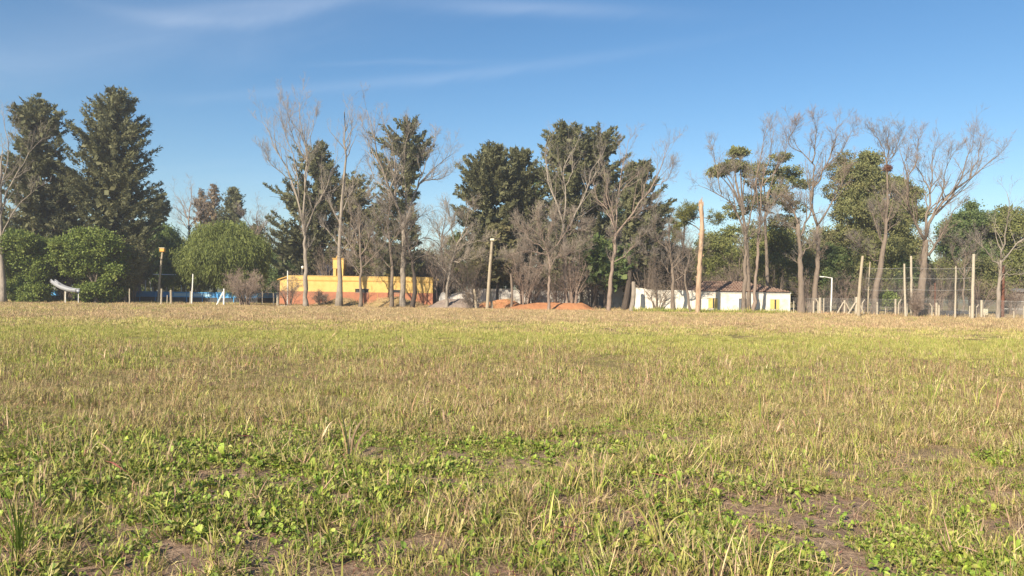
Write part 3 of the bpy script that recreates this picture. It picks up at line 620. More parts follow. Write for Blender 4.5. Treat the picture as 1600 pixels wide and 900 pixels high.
for (px, Y, el, lf, lab) in [
    (1118, 99, [(1112, 385, 22, 16), (1128, 400, 24, 20), (1108, 420, 26, 20), (1138, 425, 20, 20), (1120, 440, 28, 14)], 'olive_leaves', 'olive green tree right behind the broken stump'),
    (1205, 100, [(1200, 372, 26, 16), (1185, 395, 24, 18), (1222, 392, 26, 18), (1200, 415, 34, 20), (1232, 425, 20, 16)], 'olive_leaves', 'olive green tree rising over the ridge of the tiled roof'),
    (1256, 98, [(1250, 400, 20, 16), (1262, 418, 22, 20), (1246, 440, 22, 22), (1268, 455, 20, 16)], 'eucalyptus_leaves', 'greyish tree behind the gap between the white house and the thick forked trunk'),
    (1312, 97, [(1300, 400, 20, 18), (1322, 410, 22, 20), (1306, 432, 24, 20), (1326, 448, 22, 20), (1300, 458, 20, 14)], 'broad_leaves', 'dark green tree standing behind the braced fence corner'),
    (1362, 96, [(1352, 405, 24, 20), (1378, 415, 20, 20), (1362, 438, 26, 20), (1345, 455, 20, 16), (1385, 452, 20, 18)], 'olive_leaves', 'olive green tree behind the leaning tall wooden pole'),
    (1412, 95, [(1402, 420, 20, 18), (1422, 430, 18, 20), (1405, 450, 20, 18), (1425, 458, 16, 14)], 'broad_leaves', 'dark green tree behind the pale pair of poles'),
    (1050, 100, [(1040, 395, 20, 16), (1060, 405, 22, 18), (1036, 425, 24, 20), (1066, 432, 22, 18)], 'conifer_needles_brown', 'brownish olive tree behind the middle of the long white wall')]:
    leafy('background_tree', lab, Y, el, lf, 17000, trunk=[(px, 484), (px, 450), (px, 420)], size=1.0, per=50, gap=.12, sub=.5, maxdepth=3.5, group='trees behind the field-edge trees')
# bare trees; each limb: sightings, radius at start and end (m)
bare_tree('bare_tree', 'bare pale tree cut by the left edge, in front of the ragged evergreen', 84,
  [([(5, 474), (3, 420), (3, 370), (0, 320), (0, 285), (4, 235)], .34, .06), ([(1, 335), (22, 280), (42, 245), (68, 215)], .11, .02), ([(0, 300), (-30, 250), (-45, 210)], .10, .02),
   ([(3, 370), (28, 320), (60, 292)], .09, .02), ([(0, 300), (12, 250), (8, 200), (2, 172)], .07, .02), ([(3, 350), (-25, 310), (-50, 290)], .09, .02)], 'bark_pale', dens=.9, fine=.9)
bare_tree('bare_tree', 'tall forked pale bare tree in front of the left end of the yellow building', 84,
  [([(478, 476), (478, 430), (477, 385), (474, 350)], .26, .15), ([(474, 350), (464, 305), (447, 262), (428, 225), (410, 190)], .12, .02), ([(474, 345), (476, 290), (479, 240), (471, 200), (468, 160)], .12, .02),
   ([(476, 372), (490, 330), (505, 300), (520, 262), (528, 240)], .10, .02), ([(468, 315), (464, 270), (452, 228), (440, 190), (436, 165)], .08, .018), ([(477, 300), (484, 230), (490, 185)], .08, .018),
   ([(455, 280), (430, 262), (412, 235)], .06, .015), ([(479, 250), (455, 205), (448, 170)], .06, .015)], 'bark_pale', dens=1.1, fine=1.2, up=.3)
bare_tree('bare_tree', 'slender bare tree in front of the yellow water tank tower, with one long upright leader', 85,
  [([(530, 476), (530, 430), (531, 380), (533, 330), (538, 280), (540, 230), (538, 175)], .31, .025), ([(532, 350), (518, 320), (505, 292)], .08, .02), ([(532, 335), (548, 298), (558, 258)], .09, .02),
   ([(531, 385), (515, 362), (500, 350)], .07, .02), ([(531, 400), (548, 372), (560, 350)], .07, .02), ([(539, 240), (550, 205), (545, 170)], .05, .015)], 'bark_pale', dens=.8, fine=.9, up=.25)
bare_tree('bare_tree', 'twiggy brown bare tree in front of the small dark window slot of the yellow building', 83,
  [([(563, 478), (563, 440), (564, 402), (562, 365), (560, 320)], .18, .03), ([(563, 405), (545, 380), (528, 345)], .09, .02), ([(564, 398), (582, 362), (592, 325)], .09, .02),
   ([(563, 420), (590, 395), (605, 370)], .07, .02), ([(562, 385), (548, 345), (545, 310)], .07, .02), ([(564, 430), (545, 410), (530, 400)], .06, .02)], 'bark_brown', dens=1.0, fine=1.1)
bare_tree('bare_tree', 'largest bare tree over the yellow building, white limbs arching above the slim evergreen', 86,
  [([(630, 476), (630, 430), (631, 380), (630, 345)], .33, .2), ([(630, 348), (616, 312), (601, 276), (588, 240), (581, 205), (573, 172)], .17, .025), ([(631, 350), (641, 320), (655, 290), (672, 268), (692, 248), (708, 240)], .15, .02),
   ([(622, 328), (618, 270), (611, 225), (598, 185)], .10, .02), ([(638, 330), (632, 290), (630, 255), (640, 205)], .10, .02), ([(592, 255), (576, 225), (566, 195)], .07, .015),
   ([(652, 295), (666, 255), (684, 212)], .08, .015), ([(630, 352), (605, 328), (584, 300)], .09, .02), ([(660, 282), (690, 280), (712, 262)], .06, .015), ([(611, 300), (590, 285), (575, 255)], .06, .015)], 'bark_pale', dens=1.05, fine=1.2)
bare_tree('bare_tree', 'thinner grey bare trunk just left of the largest bare tree over the yellow building', 85,
  [([(612, 476), (613, 430), (609, 385), (606, 340), (610, 300)], .22, .04), ([(608, 375), (590, 345), (580, 315)], .08, .02), ([(609, 385), (630, 355), (645, 330)], .08, .02), ([(612, 420), (590, 395), (578, 370)], .06, .02)], 'bark_brown', dens=1.05, fine=1.2)
bare_tree('bare_tree', 'dark bare trunk with drooping pale branches near the right end of the yellow building', 84,
  [([(644, 478), (648, 445), (645, 415), (638, 385), (632, 360)], .26, .08), ([(644, 410), (665, 398), (685, 412), (700, 440)], .08, .02), ([(640, 392), (662, 372), (682, 380), (700, 405)], .08, .02),
   ([(644, 408), (625, 385), (605, 392), (592, 420)], .07, .02), ([(634, 370), (650, 345), (668, 335)], .07, .02)], 'bark_dark', twig_bark='bark_pale', dens=1.05, fine=1.2, droop=.3, up=.05)
bare_tree('bare_tree', 'leaning low bare tree with pale sideways limbs right of the yellow building', 85,
  [([(697, 474), (700, 440), (706, 410), (713, 388)], .17, .1), ([(712, 390), (722, 365), (731, 342), (738, 322)], .09, .02), ([(713, 388), (735, 380), (760, 376)], .07, .015), ([(707, 408), (690, 380), (680, 345)], .08, .02),
   ([(702, 430), (675, 402), (650, 385)], .07, .02), ([(706, 412), (728, 405), (748, 400)], .06, .015), ([(713, 388), (706, 355), (700, 325)], .07, .02)], 'bark_pale', twig_bark='bark_pale', dens=1.2, fine=1.2)
bare_tree('bare_tree', 'short very twiggy pale pink bare tree behind the orange soil heap, wider than tall', 83,
  [([(857, 476), (858, 440), (859, 415), (856, 392)], .17, .1), ([(857, 400), (832, 392), (798, 398)], .08, .02), ([(858, 396), (880, 370), (898, 352), (912, 362)], .08, .02), ([(857, 392), (842, 362), (838, 335)], .08, .02),
   ([(857, 385), (864, 350), (872, 334)], .07, .02), ([(858, 410), (885, 398), (915, 388)], .07, .02), ([(857, 412), (835, 418), (812, 412)], .06, .02), ([(856, 392), (825, 370), (810, 350)], .06, .02)], 'bark_pink', twig_bark='bark_pale', dens=1.5, fine=1.3, l1=.42)
bare_tree('bare_tree', 'tall forked whitish bare tree against the tallest central evergreen', 86,
  [([(884, 476), (884, 430), (882, 385), (880, 350)], .26, .15), ([(880, 350), (866, 312), (854, 275), (851, 245), (858, 212)], .11, .018), ([(881, 345), (885, 305), (881, 275), (892, 240), (905, 215)], .10, .018),
   ([(882, 365), (900, 332), (918, 298), (926, 262), (943, 238)], .11, .018), ([(884, 290), (895, 262), (890, 230)], .06, .015), ([(921, 290), (935, 262), (940, 215)], .05, .015)], 'bark_pale', dens=.8, fine=.8)
bare_tree('bare_tree', 'bare tree right of the central evergreens with one limb reaching up right', 82,
  [([(951, 482), (954, 440), (959, 400), (962, 365)], .24, .14), ([(961, 368), (985, 336), (1012, 302), (1028, 275), (1038, 245), (1046, 225)], .12, .02), ([(961, 362), (950, 332), (934, 308), (925, 280)], .09, .02),
   ([(962, 360), (966, 305), (975, 255), (982, 218)], .09, .02), ([(1022, 290), (1040, 285), (1050, 262)], .05, .015), ([(961, 355), (948, 300), (944, 265)], .07, .018), ([(958, 410), (985, 390), (1000, 370)], .06, .02), ([(970, 355), (1000, 330), (1025, 320)], .06, .015)], 'bark_pink', dens=1.1, fine=1.2)
bare_tree('bare_tree', 'scrubby brown bare tree in front of the middle of the long white wall', 81,
  [([(1051, 484), (1051, 450), (1050, 415), (1046, 375), (1046, 350)], .24, .04), ([(1051, 430), (1032, 412), (1012, 402)], .08, .02), ([(1050, 420), (1068, 398), (1066, 368)], .08, .02), ([(1050, 440), (1075, 425), (1092, 405)], .07, .02),
   ([(1048, 400), (1030, 375), (1022, 350)], .07, .02)], 'bark_brown', dens=1.2, fine=1.1, l1=.45, droop=.15)
bare_tree('bare_tree', 'slim leaning bare sapling between the scrubby bare tree and the broken stump', 80,
  [([(1080, 485), (1074, 460), (1070, 435), (1076, 410), (1078, 380)], .13, .03), ([(1071, 435), (1060, 415), (1058, 395)], .05, .015), ([(1076, 412), (1090, 395), (1098, 380)], .05, .015)], 'bark_brown', dens=1.0, fine=.9, l1=.4)
bare_tree('bare_tree', 'bare tree in front of the white house door, its crown bending left among foliage plates', 80,
  [([(1162, 489), (1163, 440), (1165, 395), (1165, 365)], .25, .14), ([(1165, 367), (1155, 340), (1141, 316), (1125, 302), (1092, 290)], .11, .02), ([(1165, 362), (1175, 330), (1179, 290), (1174, 250)], .10, .02),
   ([(1128, 304), (1120, 265), (1114, 232)], .06, .015), ([(1150, 330), (1145, 290), (1150, 262)], .06, .015), ([(1165, 380), (1185, 355), (1200, 335)], .07, .02)], 'bark_brown', dens=1.1, fine=1.2)
bare_tree('bare_tree', 'tall straight bare tree just right of the white house door, twigs highest above the roof', 81,
  [([(1177, 489), (1181, 440), (1185, 390), (1187, 335)], .20, .1), ([(1187, 337), (1191, 290), (1204, 245), (1210, 202)], .09, .018), ([(1187, 330), (1181, 285), (1190, 235), (1196, 205)], .09, .018), ([(1187, 350), (1205, 325), (1220, 300)], .07, .018),
   ([(1192, 290), (1215, 262), (1230, 225), (1228, 202)], .06, .015)], 'bark_pink', dens=1.0, fine=1.1, up=.25)
bare_tree('bare_tree', 'thick bare trunk just right of the white house, forking low, leftmost of the leaning pair', 79,
  [([(1252, 492), (1252, 440), (1251, 395), (1247, 350)], .36, .17), ([(1247, 352), (1238, 320), (1225, 295)], .11, .02), ([(1248, 372), (1262, 345), (1266, 312), (1270, 282)], .12, .03), ([(1252, 402), (1262, 388), (1270, 380)], .07, .03), ([(1248, 360), (1230, 350), (1215, 345)], .06, .02)], 'bark_brown', dens=1.05, fine=1.2)
bare_tree('bare_tree', 'tall wide crowned bare tree right of the white house, leaning right one of the pair', 80,
  [([(1268, 492), (1274, 445), (1279, 395), (1278, 352)], .30, .17), ([(1278, 355), (1268, 322), (1272, 282), (1268, 250), (1250, 235), (1237, 212)], .14, .02), ([(1279, 350), (1295, 322), (1315, 290), (1330, 256)], .10, .02),
   ([(1272, 292), (1290, 260), (1304, 218), (1311, 192)], .10, .018), ([(1269, 255), (1275, 215), (1274, 188)], .07, .015), ([(1288, 264), (1318, 232), (1333, 198)], .07, .015), ([(1268, 330), (1245, 315), (1228, 320)], .06, .015), ([(1253, 238), (1232, 225), (1245, 195)], .05, .015)], 'bark_brown', twig_bark='bark_pink', dens=1.1, fine=1.2)
bare_tree('bare_tree', 'upright bare tree carrying the reddish bird nest', 78,
  [([(1365, 493), (1370, 445), (1378, 400), (1385, 350), (1387, 300), (1386, 262)], .30, .08), ([(1386, 265), (1379, 232), (1362, 205)], .07, .018), ([(1387, 262), (1387, 225), (1390, 202)], .06, .018), ([(1381, 385), (1368, 352), (1362, 330)], .08, .02),
   ([(1386, 255), (1400, 232), (1408, 210)], .05, .015), ([(1376, 410), (1350, 395), (1335, 375)], .07, .02), ([(1385, 350), (1400, 330), (1405, 305)], .06, .02)], 'bark_brown', dens=1.1, fine=1.25)
bare_tree('bare_tree', 'big spreading bare tree with long limbs reaching right into the sky', 77,
  [([(1436, 496), (1441, 445), (1445, 405), (1446, 375)], .44, .24), ([(1446, 378), (1431, 352), (1420, 320), (1418, 275), (1405, 232)], .16, .02), ([(1447, 370), (1462, 332), (1486, 302), (1512, 282), (1540, 260), (1560, 243)], .17, .02),
   ([(1446, 375), (1452, 315), (1455, 272), (1461, 225)], .14, .02), ([(1462, 335), (1482, 312), (1500, 280), (1510, 250), (1521, 212)], .11, .02), ([(1453, 302), (1440, 272), (1424, 250)], .08, .02), ([(1450, 400), (1476, 360), (1495, 322)], .13, .02),
   ([(1419, 285), (1432, 250), (1436, 215)], .07, .015), ([(1475, 315), (1478, 270), (1490, 238)], .07, .015), ([(1515, 280), (1530, 240), (1533, 208)], .06, .015)], 'bark_brown', twig_bark='bark_pink', dens=1.15, fine=1.2)
bare_tree('bare_tree', 'slim whitish bare tree forking in three near the right edge', 72,
  [([(1559, 499), (1560, 465), (1562, 430), (1564, 405)], .20, .11), ([(1564, 408), (1571, 370), (1575, 325), (1573, 300)], .08, .018), ([(1562, 420), (1545, 396), (1524, 374)], .07, .018), ([(1565, 410), (1583, 388), (1603, 372), (1625, 358)], .07, .018), ([(1560, 430), (1580, 428), (1600, 430)], .04, .015)], 'bark_pale', dens=.8, fine=.7)
bare_tree('bare_tree', 'distant bare tree with fanned twigs left above the rounded light green tree', 118,
  [([(300, 468), (298, 400), (295, 350)], .25, .12), ([(295, 352), (285, 320), (272, 300)], .10, .02), ([(295, 350), (298, 310), (300, 288)], .10, .02), ([(296, 360), (285, 345), (276, 325)], .07, .02), ([(296, 355), (315, 325), (322, 300)], .07, .02)], 'bark_pink', dens=.9, fine=.9, l1=.4)
bare_tree('bare_tree', 'distant low brown bare tree right above the rounded light green tree', 116,
  [([(400, 468), (400, 400), (400, 368)], .22, .12), ([(400, 370), (385, 345), (375, 332)], .08, .02), ([(400, 368), (402, 340), (404, 322)], .08, .02), ([(400, 370), (418, 345), (428, 330)], .08, .02), ([(400, 385), (420, 375), (432, 365)], .06, .02)], 'bark_pink', dens=1.1, fine=1.0, l1=.45)
bare_tree('bare_tree', 'distant low bare tree in the sky gap left of the leaning lamp post', 118,
  [([(690, 468), (690, 400), (690, 370)], .22, .12), ([(690, 372), (675, 350), (668, 335)], .08, .02), ([(690, 370), (695, 345), (698, 325)], .08, .02), ([(690, 372), (708, 352), (716, 338)], .08, .02)], 'bark_brown', dens=1.1, fine=1.0, l1=.45)
bare_tree('bare_tree', 'thin brown bare tree in front of the low olive crown beside the sky gap', 80,
  [([(1505, 494), (1505, 455), (1507, 420), (1508, 390)], .13, .04), ([(1506, 435), (1492, 405), (1485, 380)], .06, .02), ([(1507, 420), (1520, 395), (1528, 372)], .06, .02)], 'bark_brown', dens=1.1, fine=1.2, l1=.42)
# broken stump: a trunk whose top has snapped
def broken_stump():
    c = np.array([list(P(*q, 79)) for q in [(1090, 492), (1092, 440), (1095, 390), (1097, 350), (1095, 319)]]); base = Vector((c[0, 0], 79, 0)); c[0, 2] = -.3
    root = thing('tree_stump', 'tall broken off pale trunk without branches in front of the white house', 'broken trunk', base)
    q = resample(c-np.array(base), 22); r = np.linspace(.29, .21, 22)*RNG.uniform(.88, 1.12, 22); r[0] *= 1.35
    MB().tube(q, r, 12, jit=.025).build('trunk', 'stump_wood', root, smooth=True)
    top = q[-1]
    for (dx, h) in ((-.14, .45), (.10, .8), (.2, .3), (-.02, .55)):
        MB().tube([top+(dx, 0, -.2), top+(dx*1.2, RNG.uniform(-.1, .1), h*.5), top+(dx*1.3, 0, h)], [.12, .07, .015], 5).build('splinter', 'stump_wood', root)
    for (t, s) in ((.35, -1), (.55, 1), (.72, -1)):
        i = int(t*21); MB().tube([q[i], q[i]+(s*.35, 0, .25)], [.11, .08], 6).build('branch_stub', 'stump_wood', root)
broken_stump()
# leafless shrubs and thickets
bare_shrub('bare_shrub', 'round leafless shrub with pale bare stems in front of the blue pool', 384, 477, 84, 5.4, 3.7, 'bark_pink', n=30, fine=6)
for (px, Y, ww, hh, bk, lab) in [
    (452, 86, 3.2, 3.3, 'bark_pink', 'leafless bush over the left corner of the yellow building'),
    (500, 86, 2.0, 1.6, 'bark_brown', 'low leafless bush right of the tall forked bare tree'),
    (590, 101, 4.8, 6.8, 'bark_pink', 'tall twig thicket above the middle of the yellow building'),
    (548, 102, 4.8, 8.0, 'bark_pink', 'grey brown twig thicket right behind the slender bare tree'),
    (662, 101, 4.4, 6.8, 'bark_brown', 'twig thicket rising behind the right end of the yellow building'),
    (715, 94, 5.0, 5.6, 'bark_brown', 'twig thicket behind the leaning low bare tree'),
    (735, 84, 2.6, 2.0, 'bark_brown', 'low brown twig bush left of the lamp post foot'),
    (832, 90, 4.4, 4.6, 'bark_pink', 'twig thicket left under the short pale twiggy tree'),
    (872, 88, 4.4, 4.8, 'bark_pink', 'dense twig thicket in front of the white wall behind the orange soil'),
    (903, 94, 3.8, 5.2, 'bark_brown', 'twig thicket right under the short pale twiggy tree'),
    (1028, 84, 3.8, 4.4, 'bark_brown', 'brown leafless bush at the left end of the long white wall'),
    (1066, 88, 4.2, 5.6, 'bark_pink', 'pinkish brown twig thicket behind the scrubby bare tree'),
    (1118, 92, 3.6, 4.6, 'bark_brown', 'twig thicket left behind the tiled roof'),
    (1150, 90, 3.6, 6.6, 'bark_brown', 'grey twig thicket beside the bare tree at the white house door'),
    (1292, 84, 3.4, 3.2, 'bark_brown', 'twig thicket between the leaning pair of bare trees and the small goal frame'),
    (1345, 86, 4.0, 4.6, 'bark_brown', 'twig thicket behind the leaning fence pole'),
    (1430, 74, 2.0, 2.3, 'bark_pink', 'reddish brown dry bush at the foot of the big spreading bare tree'),
    (1450, 80, 3.2, 3.4, 'bark_pink', 'leafless bush right behind the big spreading bare tree'),
    (1490, 90, 3.6, 4.6, 'bark_brown', 'twig thicket right of the sky gap behind the dark trailer'),
    (1582, 84, 3.0, 3.8, 'bark_pink', 'reddish dry thicket in front of the grey shed'),
    (512, 103, 4.6, 7.4, 'bark_brown', 'tall grey twig thicket behind the yellow water tower trunk'),
    (575, 103, 5.2, 9.4, 'bark_pink', 'tallest pinkish twig thicket behind the window slot of the yellow building'),
    (618, 101, 4.8, 8.8, 'bark_brown', 'grey twig thicket behind the largest bare tree'),
    (642, 103, 5.2, 8.2, 'bark_pink', 'pinkish twig thicket behind the dark trunk of the drooping tree'),
    (690, 92, 5.0, 7.6, 'bark_pink', 'tall twig thicket between the yellow building and the leaning bare tree'),
    (735, 90, 4.4, 6.4, 'bark_brown', 'twig thicket directly left of the leaning pale lamp post'),
    (820, 88, 4.6, 6.6, 'bark_pink', 'tall pale twig thicket left of the short very twiggy tree'),
    (895, 86, 4.8, 7.4, 'bark_pink', 'tall pale twig thicket right of the short very twiggy tree'),
    (925, 90, 4.0, 6.0, 'bark_brown', 'brown twig thicket before the white shed'),
    (1010, 88, 4.2, 6.4, 'bark_brown', 'brown twig thicket right of the white shed'),
    (1100, 94, 4.6, 4.6, 'bark_brown', 'brown twig thicket directly behind the broken stump'),
    (1140, 92, 4.4, 5.0, 'bark_pink', 'tall grey twig thicket left of the bare tree at the house door'),
    (1215, 92, 4.6, 4.8, 'bark_brown', 'tall grey twig thicket behind the right end of the tiled roof'),
    (1262, 90, 4.2, 4.6, 'bark_pink', 'tall twig thicket behind the thick forked trunk'),
    (1320, 90, 4.4, 4.6, 'bark_pink', 'tall twig thicket right of the small steel lamp post'),
    (1400, 86, 4.2, 4.3, 'bark_brown', 'tall twig thicket behind the close pair of pale poles'),
    (1465, 84, 3.6, 6.0, 'bark_brown', 'tall twig thicket in front of the sky gap'),
    (1530, 88, 4.4, 4.3, 'bark_pink', 'tall reddish twig thicket behind the tallest pale pole'),
    (205, 90, 3.6, 4.0, 'bark_brown', 'dark twig thicket between the rounded ivy bush and the white goal'),
    (105, 88, 1.8, 2.6, 'bark_pink', 'dry twig bush behind the grey slide')]:
    bare_shrub('bare_shrub', lab, px, 475, Y, ww, hh, bk, n=16, fine=4)

# ------------------------------------------------------------------ buildings, walls, posts
def zp(px, py, Y): return P(px, py, Y).z
def xp(px, Y, z=0): return X_at(px, Y, z)
def yellow_building():
    Y = 92; x0 = xp(449, Y, 2); x1 = xp(676, Y, 2); o = Vector((x0, Y, 0)); t = thing('yellow_building', 'long low building painted yellow above and terracotta below, behind bare trees', 'building', o)
    W = x1-x0; H = zp(560, 432.5, Y); zs = zp(560, 456.5, Y); D = 6.0
    sl = [(xp(555, Y, 2)-x0, xp(576, Y, 2)-x0, zp(565, 457.0, Y), zp(565, 451.8, Y)), (xp(608, Y, 2)-x0, xp(625, Y, 2)-x0, zp(616, 458.5, Y), zp(616, 453.5, Y))]
    up = MB(); xs = [0]
    z0 = zs
    # upper wall pieces leave the two slots open
    cuts = sorted(sl); px = 0
    for a, b, za, zb in cuts:
        up.box(px, a, 0, D, z0, H-.45); up.box(a, b, 0, D, zb, H-.45)
        if za > z0: up.box(a, b, 0, D, z0, za)
        px = b
    up.box(px, W, 0, D, z0, H-.45); up.build('wall', 'yellow_paint', t)
    MB().box(-.02, W+.02, -.03, D+.03, H-.45, H).build('parapet', 'yellow_paint', t)
    MB().box(-.04, W+.04, -.05, D+.05, H-.56, H-.50).build('string_course', 'trim_paint', t)
    MB().box(-.03, W+.03, -.035, D+.03, -.3, zs-.002).build('plinth', 'terracotta_paint', t)
    MB().box(-.06, W+.06, -.07, D+.06, H+.002, H+.07).build('coping', 'yellow_paint', t)
    for a, b, za, zb in sl:
        f = MB(); f.box(a, b, .12, .18, za, zb).build('window', 'window_glass', t)
        fr = MB(); fr.box(a-.03, b+.03, -.05, .0, zb, zb+.06); fr.box(a-.03, b+.03, -.05, .0, za-.06, za); fr.build('window_frame', 'grey_boards', t)
    # flat slab sticking out at the right end, and the lean-to on the left
    MB().box(W+.07, W+.75, -.1, 1.2, zp(680, 438.3, Y), zp(680, 435.6, Y)).build('eave_slab', 'yellow_paint', t)
    xa = xp(436, Y, 2)-x0; h1 = zp(450, 431.5, Y); h0 = zp(437, 436.5, Y)
    V = [(xa, .3, -.2), (-.045, .3, -.2), (-.045, .3, h1-.1), (xa, .3, h0-.1), (xa, 5, -.2), (-.045, 5, -.2), (-.045, 5, h1-.1), (xa, 5, h0-.1)]
    MB().add(V, [(0, 1, 2, 3), (5, 4, 7, 6), (4, 0, 3, 7), (1, 5, 6, 2), (3, 2, 6, 7)]).build('side_wall', 'yellow_paint', t)
    MB().box(xa-.02, -.045, .27, 5.02, -.2, zs).build('side_plinth', 'terracotta_paint', t)
    V = [(xa-.3, .1, h0-.1), (-.05, .1, h1-.08), (-.05, 5.2, h1-.08), (xa-.3, 5.2, h0-.1), (xa-.3, .1, h0+.02), (-.05, .1, h1+.05), (-.05, 5.2, h1+.05), (xa-.3, 5.2, h0+.02)]
    MB().add(V, [(0, 1, 5, 4), (2, 3, 7, 6), (3, 0, 4, 7), (1, 2, 6, 5), (4, 5, 6, 7), (3, 2, 1, 0)]).build('side_roof', 'trim_paint', t)
    for q in (556+22, 590, 620, 652): 
        xx = xp(q, Y, 2)-x0; MB().box(xx-.02, xx+.02, -.045, -.034, .2, zs-.05).build('joint_strip', 'trim_paint', t)
yellow_building()
def water_tower():
    Y = 100; a = xp(522.5, Y, 5); b = xp(538, Y, 5); t = thing('water_tower', 'square yellow water tank tower rising behind the yellow building', 'tower', ((a+b)/2, Y, 0)); w = (b-a)/2
    z1 = zp(530, 420, Y); z2 = zp(530, 405, Y)
    m = MB()
    for sx in (-1, 1):
        for sy in (-1, 1): m.box(sx*w-.18*sx-.18, sx*w-.18*sx+.18, sy*w-.18*sy-.18, sy*w-.18*sy+.18, -.3, z1-.002)
    m.build('columns', 'yellow_paint', t)
    MB().box(-w+.2, w-.2, -w+.2, w-.2, 0, z1-.01).build('core_wall', 'yellow_paint', t)
    MB().box(-w-.05, w+.05, -w-.05, w+.05, z1, z2).build('tank', 'yellow_paint', t)
    MB().box(-w-.14, w+.14, -w-.14, w+.14, z2+.002, z2+.12).build('tank_rim', 'trim_paint', t)
    MB().box(-w*.55, w*.2, -w*.5, w*.5, z2+.122, zp(530, 400, Y)).build('hatch', 'yellow_paint', t)
water_tower()
def solar_panel():
    Y = 104; t = thing('solar_panel', 'tilted dark blue grey panel left of the yellow water tower, above the yellow building roof', 'solar panel', (xp(508, Y, 4), Y, 0))
    o = t.location; q = [P(493, 431, Y)-o, P(520, 431, Y)-o, P(523, 405, Y+1.6)-o, P(505, 408, Y+1.6)-o]
    q = [np.array(v) for v in q]; n = np.array([.1, .35, -.25])*.4
    V = q+[v+n for v in q]
    MB().add(V, [(0, 1, 2, 3), (7, 6, 5, 4), (0, 4, 5, 1), (1, 5, 6, 2), (2, 6, 7, 3), (3, 7, 4, 0)]).build('panel', 'panel_glass', t)
    for a, b in ((0, 1), (1, 2), (2, 3), (3, 0)): MB().tube([q[a], q[b]], [.06, .06], 5).build('frame', 'solar_frame', t)
    c = (q[0]+q[1]+q[2]+q[3])/4
    for i in range(4): MB().tube([(q[i][0], q[i][1]+.25, -.2), q[i]+np.array([0, .25, 0])], [.05, .05], 6).build('leg', 'solar_frame', t)
solar_panel()
def box_window(mbp, x0, x1, z0, z1, t, shutters=True):
    f = MB(); b = .06
    f.box(x0-b, x1+b, -.05, .04, z1, z1+b); f.box(x0-b, x1+b, -.05, .04, z0-b, z0); f.box(x0-b, x0, -.05, .04, z0, z1); f.box(x1, x1+b, -.05, .04, z0, z1)
    fo = f.build('window', 'frame_paint', t); MB().box(x0, x1, .03, .06, z0, z1).build('pane', 'window_glass', fo)
    if shutters:
        w = (x1-x0)
        MB().box(x0+.01, x0+w*.47, -.04, -.01, z0+.02, z1-.02).build('shutter', 'shutter_paint', fo)
        MB().box(x0+w*.66, x1-.01, -.04, -.01, z0+.02, z1-.02).build('shutter', 'shutter_paint', fo)
        for k in range(6):
            pass
